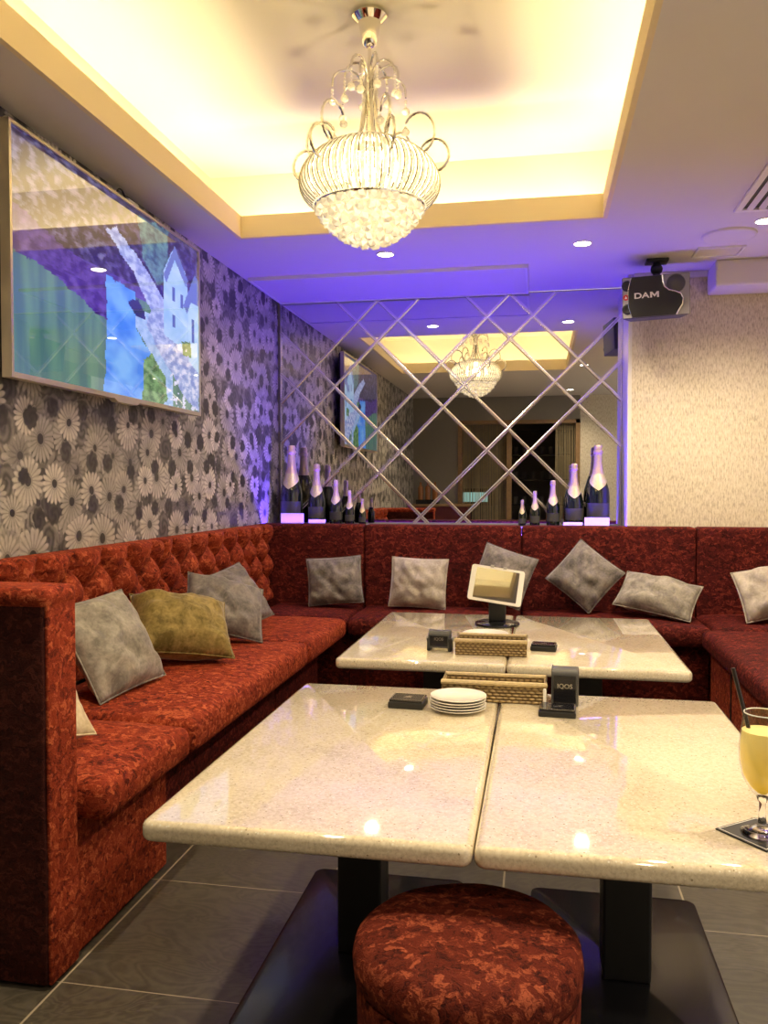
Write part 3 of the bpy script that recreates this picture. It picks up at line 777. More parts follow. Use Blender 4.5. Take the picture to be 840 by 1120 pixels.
bm = B(); tube(bm, wp, 0.0024, 5); wire = obj('gap_wire', bm, M['gap_metal'], t, smooth=True); wire.rotation_euler = (0, 0, PI / NR)
for k in range(1, NR):
    c = wire.copy(); C.objects.link(c); c.parent = t; c.rotation_euler = (0, 0, 2 * PI * (k + 0.5) / NR)
for (r, z) in ((0.058, -0.461), (0.192, -0.680)):
    bm = B(); tube(bm, [(r * math.cos(2 * PI * k / 48), r * math.sin(2 * PI * k / 48), z) for k in range(48)], 0.006, 8, closed=True); obj('ring', bm, M['chrome'], t, smooth=True)
# crystal dome under the basket
bm = B(); ball(bm, (0, 0, 0), 0.0205, 1); cr = None
dome = []
for row, (rad, z) in enumerate(((0.180, -0.690), (0.160, -0.722), (0.132, -0.752), (0.098, -0.777), (0.060, -0.795), (0.022, -0.806))):
    n = max(3, int(2 * PI * rad / 0.0385))
    for k in range(n):
        a_ = 2 * PI * (k + 0.5 * (row % 2)) / n
        dome.append((rad * math.cos(a_), rad * math.sin(a_), z))
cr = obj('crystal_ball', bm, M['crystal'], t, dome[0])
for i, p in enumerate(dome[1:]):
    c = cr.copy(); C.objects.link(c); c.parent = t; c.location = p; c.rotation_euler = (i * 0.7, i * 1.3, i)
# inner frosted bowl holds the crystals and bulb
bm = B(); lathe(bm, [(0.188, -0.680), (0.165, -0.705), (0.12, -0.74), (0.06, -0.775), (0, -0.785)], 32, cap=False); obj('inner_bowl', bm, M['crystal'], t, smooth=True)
bm = B(); ball(bm, (0, 0, -0.57), 0.035, 2); obj('bulb', bm, M['bulb'], t, smooth='all')
for k in range(5):
    a_ = 2 * PI * k / 5 - PI / 2 + 0.2; bm = B(); lathe(bm, [(0, 0), (0.014, 0.0), (0.016, 0.03), (0.010, 0.055), (0, 0.075)], 12, c=(0.10 * math.cos(a_), 0.10 * math.sin(a_), -0.60)); obj('bulb', bm, M['bulb'], t, smooth='all')
# scroll arms, in a local x-z plane turned about the axis
def arc(cx_, cz_, rx, rz, a0, a1, n=22): return [(cx_ + rx * math.cos(R(a0 + (a1 - a0) * i / n)), 0, cz_ + rz * math.sin(R(a0 + (a1 - a0) * i / n))) for i in range(n + 1)]
def bead(pts, r): return [r * (1.25 if i % 2 else 0.85) for i in range(len(pts))]
big = arc(0.232, -0.515, 0.052, 0.056, -110, 165, 30)
mid = arc(0.178, -0.432, 0.055, 0.070, -100, 150, 30)
top = [(0.012, 0, -0.36)] + arc(0.052, -0.215, 0.040, 0.050, 200, 20, 16) + [(0.092, 0, -0.215)]
strand = [(0.016, 0, -0.27), (0.022, 0, -0.33), (0.032, 0, -0.40), (0.060, 0, -0.462)]
top2 = [(0.010, 0, -0.33)] + arc(0.080, -0.255, 0.055, 0.045, 190, 10, 16) + [(0.136, 0, -0.275)]
proto = []
for nm, pts, r in (('scroll_arm', big, 0.0048), ('scroll_arm', mid, 0.0044), ('upper_scroll', top, 0.0042), ('upper_scroll', top2, 0.0040), ('bead_strand', [strand[0]] + [tuple(Vector(strand[i]).lerp(Vector(strand[i + 1]), f)) for i in range(3) for f in (0.25, .5, .75, 1)], 0.0052)):
    bm = B(); tube(bm, pts, bead(pts, r), 7); proto.append(obj(nm, bm, M['silver'], t, smooth=True))
def drop_mesh(L):
    bm = B(); ball(bm, (0, 0, -L), 0.0145, 2)
    q = 0.012
    while q < L - 0.014:
        ball(bm, (0, 0, -q), 0.005, 1); q += 0.011
    return bm
d1 = obj('crystal_drop', drop_mesh(0.072), M['drop'], t, (0.092, 0, -0.215)); d2 = obj('crystal_drop', drop_mesh(0.05), M['drop'], t, (0.136, 0, -0.275)); d3 = obj('crystal_drop', drop_mesh(0.03), M['drop'], t, tuple(mid[-1]))
d4 = obj('crystal_drop', drop_mesh(0.02), M['drop'], t, tuple(big[-1]))
def turn(src, ang):
    c = src.copy(); C.objects.link(c); c.parent = t
    c.matrix_basis = Matrix.Rotation(ang, 4, 'Z') @ src.matrix_basis
    return c
base = R(-2)
for o in proto + [d1, d2, d3, d4]:
    offa = R(30) if o.name.startswith(('upper_scroll.', 'crystal_drop.001')) or o is proto[3] or o is d2 else 0
    m0 = o.matrix_basis.copy() if o.location.length == 0 else Matrix.Translation(o.location)
    nn = 6
    for k in range(nn):
        ang = base + offa + 2 * PI * k / nn
        if k == 0: o.matrix_basis = Matrix.Rotation(ang, 4, 'Z') @ m0
        else:
            c = o.copy(); C.objects.link(c); c.parent = t; c.matrix_basis = Matrix.Rotation(ang, 4, 'Z') @ m0
l = bpy.data.lights.new('chandelier_lamp', 'POINT'); l.energy = 7; l.color = (1.0, 0.86, 0.62); l.shadow_soft_size = 0.02
lo = bpy.data.objects.new('chandelier_lamp', l); C.objects.link(lo); lo.location = (CHX, CHY, CH - 0.50)
# ------------------------------------------------------------------ banquette
SZ, BT = 0.46, 0.965   # seat and back height
SX = -1.05             # front edge of left seats
BX = -1.64             # face of left backrest
def crown(lo, hi, amt):
    def f(v):
        if v.z > (lo[2] + hi[2]) / 2:
            u = (v.x - lo[0]) / (hi[0] - lo[0]) * 2 - 1; w_ = (v.y - lo[1]) / (hi[1] - lo[1]) * 2 - 1
            k = max(0, 1 - abs(u) ** 3) * max(0, 1 - abs(w_) ** 5)
            return (v.x, v.y, v.z + amt * k + 0.004 * noise.noise(Vector((v.x * 6, v.y * 6, 1))))
        return v
    return f
def cushion(parent, lo, hi, m, r=0.035, amt=0.018, name='seat_cushion'):
    bm = rbox(lo, hi, r, 4, (max(4, int((hi[0] - lo[0]) / .06)), max(4, int((hi[1] - lo[1]) / .06)), 1), crown(lo, hi, amt))
    return obj(name, bm, m, parent, tuple(-Vector(parent.location)), smooth='all')
def at(parent): return tuple(-Vector(parent.location))
def tuft_back(parent, y0, y1, z0, z1, m):
    lo = (XL + 0.006, y0 + 0.003, z0); hi = (BX, y1 - 0.003, z1)
    P_, D_ = 0.21, 0.064
    ztop = 0.915
    def f(v):
        if v.x < BX - 0.05: return v
        zt = ztop - v.z
        p = (v.y + zt) / P_; q = (v.y - zt) / P_
        h = (abs(math.sin(PI * p)) * abs(math.sin(PI * q))) ** 0.5
        # folds running up from the top buttons
        if zt < 0:
            h = abs(math.sin(PI * v.y / P_)) ** 0.5
        fade = max(0.0, min(1.0, (0.42 - zt) / 0.10))
        edge = max(0.0, min(1.0, (z1 - v.z) / 0.035 + 0.25))
        wx = max(0.0, min(1.0, (v.x - (BX - 0.05)) / 0.05))
        dx = -D_ * (1 - h) * fade * edge * wx + 0.012 * wx
        return (v.x + dx, v.y, v.z)
    bm = rbox(lo, hi, 0.03, 4, (2, int((y1 - y0) / 0.011), int((z1 - z0) / 0.011)), f)
    o = obj('backrest', bm, m, parent, at(parent), smooth='all')
    # covered buttons in the hollows
    k = 0
    rows = [(0, 0.0), (1, 0.5), (2, 0.0), (3, 0.5)]
    for r_, sh in rows[:3]:
        z = ztop - r_ * P_ * 0.5
        n0 = math.ceil((y0 + 0.03) / P_ - sh); y = (n0 + sh) * P_
        while y < y1 - 0.03:
            bm = B(); lathe(bm, [(0, 0.008), (0.008, 0.006), (0.012, 0.0), (0.010, -0.004)], 12, cap=False)
            xform(bm, Matrix.Rotation(PI / 2, 4, 'Y')); bt = obj('button', bm, M['velvet_dark'], o, (BX - D_ + 0.016, y, z), smooth='all')
            y += P_
    return o
def flat_back(parent, lo, hi, m, axis, name='backrest', nz=8):
    cx_, cy_ = (lo[0] + hi[0]) / 2, (lo[1] + hi[1]) / 2
    def f(v):
        n_ = noise.noise(Vector((v.x * 5, v.y * 5, v.z * 7))) * 0.006
        return (v.x + (n_ if axis == 0 else 0), v.y + (n_ if axis == 1 else 0), v.z)
    bm = rbox(lo, hi, 0.022, 3, (max(2, int((hi[0] - lo[0]) / .07)), max(2, int((hi[1] - lo[1]) / .07)), nz), f)
    return obj(name, bm, m, parent, at(parent), smooth='all')

V, V_SHADED = M['velvet'], M['velvet_shaded']
# near left unit with end arm
t = thing('sofa_unit', 'near red velvet sofa section with tall end arm, at the left', 'sofa', (-1.40, 2.07, 0))
bm = rbox((XL + 0.004, 1.867, 0.012), (-1.142, 2.398, 0.355), 0.008, 2, (4, 6, 4)); obj('base', bm, V, t, at(t), smooth=True)
cushion(t, (BX - 0.04, 1.872, 0.357), (SX, 2.392, SZ), V)
def armf(v):
    return (v.x + 0.006 * noise.noise(Vector((v.x * 5, v.y * 5, v.z * 5))), v.y, v.z)
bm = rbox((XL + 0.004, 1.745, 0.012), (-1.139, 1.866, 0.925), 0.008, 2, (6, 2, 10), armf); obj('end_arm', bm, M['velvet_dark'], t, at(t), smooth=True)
bm = rbox((-1.140, 1.752, 0.012), (-1.130, 1.872, 0.93), 0.004, 2, (1, 2, 10)); obj('arm_side_cover', bm, V, t, at(t), smooth=True)  # thin facing keeps the arm side in the unshaded velvet
bm = rbox((XL + 0.004, 1.735, 0.915), (-1.125, 1.876, 0.962), 0.02, 3, (8, 2, 1), armf); obj('arm_cap', bm, V, t, at(t), smooth='all')
tuft_back(t, 1.88, 2.40, 0.488, BT, V)
t = thing('sofa_unit', 'long middle red velvet sofa section under the television', 'sofa', (-1.40, 3.06, 0))
bm = rbox((XL + 0.004, 2.402, 0.012), (-1.22, 3.728, 0.355), 0.008, 2, (3, 6, 3)); obj('base', bm, V_SHADED, t, at(t), smooth=True)
cushion(t, (BX - 0.04, 2.404, 0.357), (SX, 3.720, SZ + 0.012), V)
tuft_back(t, 2.403, 3.45, 0.488, BT, V)
t = thing('sofa_unit', 'far red velvet section of the left sofa, before the corner', 'sofa', (-1.40, 4.1, 0))
bm = rbox((XL + 0.004, 3.732, 0.012), (-1.22, 4.50, 0.355), 0.008, 2, (3, 6, 3)); obj('base', bm, V_SHADED, t, at(t), smooth=True)
cushion(t, (BX - 0.04, 3.734, 0.357), (SX, 4.497, SZ + 0.002), V)
tuft_back(t, 3.452, 4.985, 0.488, BT, V)
# back row
FY, BY = 4.50, 5.0
for (x0, x1, s0, s1, lab) in ((XL + 0.008, -1.06, BX + 0.01, -1.06, 'corner red velvet sofa section where the left and back rows meet'),
                              (-1.06, -0.098, -1.06, -0.098, 'back sofa section holding the pale square cushion, red velvet'),
                              (-0.098, 0.90, -0.098, 0.90, 'back sofa section behind the tablet with two tumbled cushions, red velvet'),
                              (0.90, XR - 0.012, 0.90, XR - 0.012, 'right corner red velvet sofa section under the beige wall')):
    t = thing('sofa_unit', lab, 'sofa', ((x0 + x1) / 2, 4.8, 0))
    bm = rbox((s0 + 0.002, FY + 0.10, 0.012), (s1 - 0.002, YB - 0.01, 0.355), 0.008, 2, (5, 2, 3)); obj('base', bm, V_SHADED, t, at(t), smooth=True)
    cushion(t, (s0 + 0.002, FY + 0.003, 0.357), (s1 - 0.002, BY + 0.04, SZ), V_SHADED)
    flat_back(t, (x0 + 0.001, BY, 0.40), (x1 - 0.001, YB - 0.008, BT), V_SHADED, 1)
t = thing('sofa_unit', 'right red velvet sofa section beside the cocktail glass, running towards the viewer', 'sofa', (1.2, 3.5, 0))
RX = 0.835
bm = rbox((RX + 0.05, 2.30, 0.012), (XR - 0.004, FY - 0.005, 0.355), 0.008, 2, (4, 8, 3)); obj('base', bm, V, t, at(t), smooth=True)
bm = B(); box(bm, RX + 0.046, RX + 0.052, 4.02, 4.035, 0.012, 0.355); box(bm, RX + 0.046, RX + 0.052, 3.3, 3.312, 0.012, 0.355); obj('base_seam', bm, M['black'], t, at(t))
cushion(t, (RX, 2.30, 0.357), (1.56, FY - 0.002, SZ), V_SHADED)
flat_back(t, (1.545, 2.30, 0.40), (XR - 0.012, FY - 0.004, BT), V_SHADED, 0)

# ------------------------------------------------------------------ cushions
def pillow(name, label, m, c, az, tilt, roll, w=0.38, h=0.38, th=0.13, bend=0.0, seed=0, pinch=0.045, sag=0.0, fold=0.0):
    N = 26
    def side(s):
        out = []
        for i in range(N + 1):
            row = []
            for j in range(N + 1):
                u, v = i / N * 2 - 1, j / N * 2 - 1
                e = (max(0, 1 - u * u) ** 0.55) * (max(0, 1 - v * v) ** 0.55)
                pu = 1 - pinch * (1 - abs(v) ** 2.2) * abs(u) ** 3; pv = 1 - pinch * (1 - abs(u) ** 2.2) * abs(v) ** 3
                x = u * w / 2 * (1 - pinch * (1 - v * v) * (u * u)) ; z = v * h / 2 * (1 - pinch * (1 - u * u) * (v * v))
                wr = noise.noise(Vector((u * 2.2 + seed, v * 2.2, s * 3.1))) * 0.018 + noise.noise(Vector((u * 4 + v * 2 + seed, v * 3, s * 2 + 9))) * 0.011
                crease = -fold * math.exp(-((u * 0.8 + v * 0.6 + 0.25) / 0.12) ** 2) * e
                y = s * (th / 2 * e + (wr + crease) * min(1, e * 2.5))
                y += bend * (u * u) * w + bend * 0.6 * (v * v) * h
                z += sag * (1 - u * u) * (v < 0) * (-0.0)
                row.append((x, y, z))
            out.append(row)
        return out
    bm = B(); F_, K_ = side(-1), side(1); vf = {}
    grids = []
    for Gd in (F_, K_):
        grids.append([[bm.verts.new(p) for p in row] for row in Gd])
    for gi, Gd in enumerate(grids):
        for i in range(N):
            for j in range(N): bm.faces.new((Gd[i][j], Gd[i + 1][j], Gd[i + 1][j + 1], Gd[i][j + 1]))
    bmesh.ops.remove_doubles(bm, verts=bm.verts[:], dist=0.0008)
    t = thing(name, label, 'cushion', c, (0, 0, 0), 'scatter cushions on the sofa')
    t.matrix_basis = Matrix.Translation(c) @ Matrix.Rotation(R(az), 4, 'Z') @ Matrix.Rotation(R(-tilt), 4, 'X') @ Matrix.Rotation(R(roll), 4, 'Y')
    obj('cover', bm, m, t, smooth='all')
    # piped seam round the edge
    edge = [F_[i][0] for i in range(N)] + [F_[N][j] for j in range(N)] + [F_[N - i][N] for i in range(N)] + [F_[0][N - j] for j in range(N)]
    bm = B(); tube(bm, edge, 0.0032, 6, closed=True); obj('piping', bm, m, t, smooth='all')
    return t
PIL = []
def pl(*a, **k): PIL.append(pillow('cushion', *a, **k))
pl('grey velvet cushion nearest the end arm, leaning on the left sofa', M['p_grey'], (-1.47, 2.66, 0.615), 78, 30, -4, 0.36, 0.36, 0.17, seed=1, fold=0.014)
pl('gold velvet cushion on the left sofa', M['p_gold'], (-1.42, 3.13, 0.590), 48, 52, 14, 0.40, 0.32, 0.24, seed=2, pinch=0.07)
pl('grey cushion with a pointed corner beside the gold cushion', M['p_dark'], (-1.42, 3.60, 0.565), 48, 44, 22, 0.37, 0.32, 0.19, seed=3, fold=0.018)
pl('charcoal cushion leaning behind another grey cushion on the left sofa', M['p_dark'], (-1.50, 3.95, 0.585), 66, 34, -12, 0.34, 0.33, 0.15, seed=4)
pl('dark grey cushion in the back left corner of the sofa', M['p_dark'], (-1.20, 4.82, 0.615), 12, 18, -4, 0.33, 0.29, 0.14, seed=5, fold=0.014)
pl('pale square cushion upright on the back sofa, left of the tablet', M['p_lite'], (-0.695, 4.84, 0.620), 0, 16, 2, 0.34, 0.30, 0.14, seed=6, fold=0.012)
pl('dark grey cushion half hidden behind the tablet', M['p_dark'], (-0.20, 4.85, 0.680), -5, 20, 18, 0.32, 0.32, 0.13, seed=7)
pl('grey cushion balanced on its corner on the back sofa', M['p_dark'], (0.265, 4.85, 0.660), -8, 22, 38, 0.32, 0.31, 0.13, seed=8, fold=0.018)
pl('light grey cushion slumped right of the cushion on its corner', M['p_grey'], (0.655, 4.77, 0.575), -10, 50, 14, 0.42, 0.27, 0.17, seed=9, fold=0.012)
pl('pale cushion at the right end of the sofa, cut by the picture edge', M['p_lite'], (1.26, 4.70, 0.570), -14, 38, -16, 0.40, 0.32, 0.17, seed=10, fold=0.012)
pl('cream cushion mostly hidden behind the sofa end arm', M['p_cream'], (-1.40, 2.06, 0.555), 60, 62, 10, 0.30, 0.28, 0.16, seed=11)
# settle every cushion against seat and back
from mathutils.bvhtree import BVHTree
def world_bvh(objs):
    vs, ps = [], []
    for o in objs:
        b_ = len(vs); mw = o.matrix_world
        vs.extend(mw @ v.co for v in o.data.vertices); ps.extend(tuple(b_ + i for i in p.vertices) for p in o.data.polygons)
    return BVHTree.FromPolygons(vs, ps)
bpy.context.view_layer.update()
seats = [o for o in bpy.data.objects if o.name.startswith('seat_cushion')]
backs = [o for o in bpy.data.objects if o.name.startswith('backrest')]
bl = world_bvh([o for o in backs if o.matrix_world.translation.x + o.data.vertices[0].co.x < -1.5])
bb = world_bvh([o for o in backs if o.data.vertices[0].co.y > 4.6 and not o.matrix_world.translation.x + o.data.vertices[0].co.x < -1.7])
bs = world_bvh(seats); ba = world_bvh([o for o in bpy.data.objects if o.name.startswith(('end_arm', 'arm_'))])
for i, p in enumerate(PIL):
    kids = list(p.children)
    for step in range(60):
        bpy.context.view_layer.update()
        pb_ = world_bvh(kids); moved = False
        if pb_.overlap(bs): p.location.z += 0.005; moved = True
        if pb_.overlap(bl): p.location.x += 0.005; moved = True
        if pb_.overlap(bb): p.location.y -= 0.005; moved = True
        if pb_.overlap(ba): p.location.y += 0.005; moved = True
        if not moved: break

# ------------------------------------------------------------------ tables
def table(x0, x1, y0, y1, label):
    cx_, cy_ = (x0 + x1) / 2, (y0 + y1) / 2
    t = thing('table', label, 'table', (cx_, cy_, 0), group='stone topped tables')
    a_, b_ = (x1 - x0) / 2, (y1 - y0) / 2
    bm = B(); box(bm, -a_, a_, -b_, b_, 0.508, 0.55)
    vert_e = [e for e in bm.edges if abs((e.verts[0].co - e.verts[1].co).z) > 0.03]
    bmesh.ops.bevel(bm, geom=vert_e, offset=0.022, segments=4, profile=0.5, affect='EDGES')
    hz = [e for e in bm.edges if abs(e.verts[0].co.z - e.verts[1].co.z) < 1e-5 and len(e.link_faces) == 2 and abs(e.link_faces[0].normal.z - e.link_faces[1].normal.z) > 0.5]
    bmesh.ops.bevel(bm, geom=hz, offset=0.015, segments=4, profile=0.5, affect='EDGES')
    obj('table_top', bm, M['quartz'], t, smooth=True)
    bm = B(); box(bm, -0.056, 0.056, -0.056, 0.056, 0.024, 0.50, 0.006); obj('column', bm, M['black'], t)
    bm = B(); box(bm, -0.16, 0.16, -0.25, 0.25, 0.498, 0.5075); obj('support_plate', bm, M['black'], t)
    bm = B(); box(bm, -0.228, 0.228, -0.385, 0.385, 0.002, 0.024)
    vert_e = [e for e in bm.edges if abs((e.verts[0].co - e.verts[1].co).z) > 0.01]
    bmesh.ops.bevel(bm, geom=vert_e, offset=0.03, segments=4, profile=0.5, affect='EDGES')
    hz = [e for e in bm.edges if e.verts[0].co.z > 0.02 and e.verts[1].co.z > 0.02]
    bmesh.ops.bevel(bm, geom=hz, offset=0.005, segments=2, profile=0.5, affect='EDGES')
    obj('base_plate', bm, M['plate_black'], t, smooth=True)
    return t
SXM = -0.112
table(-0.760, SXM - 0.0015, 1.470, 2.635, 'near left cream stone table carrying the stack of plates')
table(SXM + 0.0015, 0.537, 1.470, 2.635, 'near right cream stone table carrying the cocktail glass')
table(-0.757, SXM - 0.0015, 3.030, 4.215, 'far left cream stone table carrying the tablet stand')
table(SXM + 0.0015, 0.540, 3.030, 4.215, 'far right cream stone table, empty except for a flat black box')
TT = 0.5505

# stool
t = thing('stool', 'round red velvet stool in front of the near tables', 'stool', (-0.118, 1.435, 0))
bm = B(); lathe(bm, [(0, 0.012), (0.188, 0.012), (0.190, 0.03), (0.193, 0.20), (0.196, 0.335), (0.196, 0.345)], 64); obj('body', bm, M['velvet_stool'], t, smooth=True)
bm = B(); lathe(bm, [(0.190, 0.340), (0.199, 0.350), (0.201, 0.380), (0.196, 0.402), (0.180, 0.416), (0.14, 0.424), (0.07, 0.428), (0, 0.429)], 64, cap=False)
for v in bm.verts: v.co += Vector((0.004 * noise.noise(v.co * 9), 0.004 * noise.noise(v.co * 9 + Vector((5, 0, 0))), 0.005 * noise.noise(v.co * 8)))
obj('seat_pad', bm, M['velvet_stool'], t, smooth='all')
bm = B(); lathe(bm, [(0.17, 0), (0.17, 0.013)], 32); obj('foot_ring', bm, M['black'], t)

# ------------------------------------------------------------------ things on the tables
def basket(x0, x1, y0, h, dp, label):
    t = thing('wicker_basket', label, 'basket', ((x0 + x1) / 2, y0 + dp / 2, TT), group='wicker baskets')
    a_, b_ = (x1 - x0) / 2, dp / 2
    def wv(v): return v
    bm = B(); w = 0.007
    for (p, q, r_, s_) in ((-a_, a_, -b_, -b_ + w), (-a_, a_, b_ - w, b_), (-a_, -a_ + w, -b_ + w, b_ - w), (a_ - w, a_, -b_ + w, b_ - w)): box(bm, p, q, r_, s_, 0.0, h - 0.006)
    # raised weave strands on the long faces
    rows = 6
    for rr in range(rows):
        z = 0.006 + (h - 0.016) * rr / (rows - 1)
        for s_ in (-1, 1):
            pts = [(-a_ + 2 * a_ * i / 44, s_ * (b_ + 0.0015 * math.cos(PI * i / 2 + PI * rr)), z) for i in range(45)]
            tube(bm, pts, (h - 0.012) / rows / 2, 6)
    obj('woven_body', bm, M['wicker'], t, smooth=True)
    bm = B(); box(bm, -a_ + w, a_ - w, -b_ + w, b_ - w, 0.001, 0.005); obj('bottom', bm, M['wicker'], t)
    bm = B()
    tube(bm, [(-a_, -b_, h - 0.004), (a_, -b_, h - 0.004), (a_, b_, h - 0.004), (-a_, b_, h - 0.004)], 0.008, 8, closed=True)
    obj('rim', bm, M['wicker_rim'], t, smooth=True)
basket(-0.285, 0.028, 2.485, 0.062, 0.105, 'wicker basket behind the plate stack on the near tables')
basket(-0.312, -0.040, 3.175, 0.060, 0.13, 'wicker basket on the far table, before the tablet')
# plates
def plate_mesh(r=0.082):
    bm = B(); k = r / 0.082
    lathe(bm, [(0, 0.000), (0.045 * k, 0.000), (0.048 * k, 0.002), (0.078 * k, 0.0095), (0.082 * k, 0.012), (0.0815 * k, 0.0135), (0.076 * k, 0.0125), (0.05 * k, 0.0055), (0, 0.0045)], 48, cap=False); return bm
names = ('lowest of the five stacked white plates', 'second from the bottom of the five stacked white plates', 'middle one of the five stacked white plates', 'fourth from the bottom of the five stacked white plates', 'top white plate of the stack on the near table')
for k in range(5):
    o = obj('plate', plate_mesh(), M['porcelain'], None, (-0.226 + 0.0015 * math.sin(k * 2.1), 2.385 + 0.001 * math.cos(k * 3), TT + 0.0078 * k), smooth=True)
    tag(o, names[k], 'plate', 'stacked white plates')
tag(obj('plate', plate_mesh(0.10), M['porcelain'], None, (-0.222, 3.60, TT), smooth=True), 'single white plate behind the basket on the far table', 'plate')
# flat black boxes with a silver emblem
def flat_box(x, y, w, d, h, rz, label):
    t = thing('flat_box', label, 'box', (x, y, TT), (0, 0, R(rz)), group='flat black boxes with silver emblem')
    bm = B(); box(bm, -w / 2, w / 2, -d / 2, d / 2, 0, h * 0.72, 0.003); obj('tray', bm, M['black'], t)
    bm = B(); box(bm, -w / 2 + 0.003, w / 2 - 0.003, -d / 2 + 0.003, d / 2 - 0.003, h * 0.72, h, 0.002); obj('lid', bm, M['gloss_black'], t)
    bm = B()   # wing shaped emblem
    prism(bm, [(-0.012, -0.008), (-0.006, 0.003), (0.004, 0.011), (0.014, 0.012), (0.008, 0.007), (0.003, 0.002), (0.010, -0.004), (0.012, -0.010), (0.004, -0.006), (-0.004, -0.006)], h, h + 0.0006); obj('emblem', bm, M['silver'], t)
    bm = B(); e = 0.006
    for (p, q, r_, s_) in ((-w / 2 + e, w / 2 - e, -d / 2 + e, -d / 2 + e + 0.0012), (-w / 2 + e, w / 2 - e, d / 2 - e - 0.0012, d / 2 - e), (-w / 2 + e, -w / 2 + e + 0.0012, -d / 2 + e, d / 2 - e), (w / 2 - e - 0.0012, w / 2 - e, -d / 2 + e, d / 2 - e)): box(bm, p, q, r_, s_, h, h + 0.0005)
    obj('border_line', bm, M['silver'], t)
    return t
flat_box(-0.376, 2.405, 0.104, 0.085, 0.026, -3, 'flat black box with silver emblem left of the plate stack')
flat_box(0.058, 2.395, 0.104, 0.085, 0.022, -3, 'flat black box with silver emblem before the upright black stand')
flat_box(0.026, 3.335, 0.100, 0.075, 0.026, -6, 'flat black box with silver emblem on the far right table')
# upright black stands with lettering
def stand(x, y, w, d, h, rz, label, letter, legs=False):
    t = thing('upright_stand', label, 'stand', (x, y, TT), (0, 0, R(rz)), group='upright black stands')
    z0 = 0.012 if legs else 0.0
    bm = B()
    prism(bm, [(-d / 2, z0), (d / 2, z0), (d / 2, h - 0.006), (d / 2 - 0.008, h), (-d / 2 + 0.012, h), (-d / 2 + 0.004, h - 0.012)], -w / 2, w / 2)
    xform(bm, Matrix(((0, 0, 1, 0), (1, 0, 0, 0), (0, 1, 0, 0), (0, 0, 0, 1))))
    bmesh.ops.bevel(bm, geom=bm.edges[:], offset=0.004, segments=2, profile=0.5, affect='EDGES')
    obj('body', bm, M['darkgrey'], t, smooth=True)
    bm = B(); box(bm, -w / 2 + 0.007, w / 2 - 0.007, -d / 2 - 0.0006, -d / 2 + 0.002, z0 + 0.008, h - 0.018); obj('front_panel', bm, M['gloss_black'], t)
    me = text_mesh('IQOS', letter, 0.0004, 0.0003)
    obj('lettering', me, M['silver'], t, (0, -d / 2 - 0.0015, z0 + (h - z0) * 0.55), rot=(PI / 2, 0, 0))
    if legs:
        for s_ in (-1, 1):
            bm = B(); box(bm, s_ * w / 2 - 0.006, s_ * w / 2 + 0.006, -d / 2 + 0.002, d / 2 - 0.002, 0, 0.05, 0.002); obj('side_foot', bm, M['black'], t)
            bm = B(); lathe(bm, [(0.0, 0), (0.011, 0), (0.011, 0.008), (0, 0.008)], 16); xform(bm, Matrix.Rotation(s_ * PI / 2, 4, 'Y')); obj('side_knob', bm, M['grey'], t, (s_ * (w / 2 + 0.004), 0, 0.045))
    return t
stand(0.083, 2.515, 0.078, 0.07, 0.108, -4, 'tall black upright stand with silver letters on the near right table', 0.019)
stand(-0.380, 3.255, 0.084, 0.06, 0.078, -4, 'small black upright stand with side knobs on the far left table', 0.016, True)
bm = B(); lathe(bm, [(0, 0), (0.0045, 0), (0.005, 0.05), (0.0035, 0.054), (0, 0.054)], 12); tag(obj('white_stick', bm, M['white'], None, (0.022, 2.462, TT), smooth=True), 'short white stick standing beside the tall black stand', 'stick')
# tablet on its stand
t = thing('tablet_stand', 'black tablet stand with round base on the far left table', 'tablet stand', (-0.186, 3.90, TT))
bm = B(); lathe(bm, [(0, 0), (0.100, 0), (0.105, 0.004), (0.103, 0.011), (0.088, 0.016), (0.05, 0.018), (0, 0.018)], 48); obj('base', bm, M['gloss_black'], t, smooth=True)
bm = rbox((-0.04, -0.012, 0.016), (0.04, 0.022, 0.13), 0.008, 3); obj('post', bm, M['black'], t, smooth=True)
bm = B(); tube(bm, [(0, 0.010, 0.12), (0, 0.014, 0.15), (0, 0.006, 0.185)], 0.020, 14); obj('swivel', bm, M['darkgrey'], t, smooth=True)
MT = Matrix.Translation((-0.190, 3.868, TT + 0.190)) @ Matrix.Rotation(R(6), 4, 'Z') @ Matrix.Rotation(R(-24), 4, 'X') @ Matrix.Rotation(R(9), 4, 'Y')
bm = B(); box(bm, -0.06, 0.06, 0.0115, 0.020, -0.06, 0.06, 0.003); xform(bm, Matrix.Translation(-Vector(t.location)) @ MT); obj('holder', bm, M['black'], t)
tab = thing('tablet', 'white framed tablet tilted on the black stand', 'tablet', (-0.190, 3.885, TT + 0.187))
tab.matrix_basis = MT
bm = B(); box(bm, -0.124, 0.124, -0.004, 0.004, -0.086, 0.086)
ve = [e for e in bm.edges if abs((e.verts[0].co - e.verts[1].co).y) > 0.005]; bmesh.ops.bevel(bm, geom=ve, offset=0.012, segments=4, profile=0.5, affect='EDGES'); obj('frame', bm, M['white'], tab)
bm = B(); box(bm, -0.100, 0.100, -0.0052, -0.003, -0.074, 0.074); obj('screen', bm, M['tablet_screen'], tab)
for s_ in (-0.03, 0.03):
    bm = B(); box(bm, s_ - 0.008, s_ + 0.008, -0.007, 0.010, 0.082, 0.094, 0.002); obj('clip', bm, M['grey'], tab)
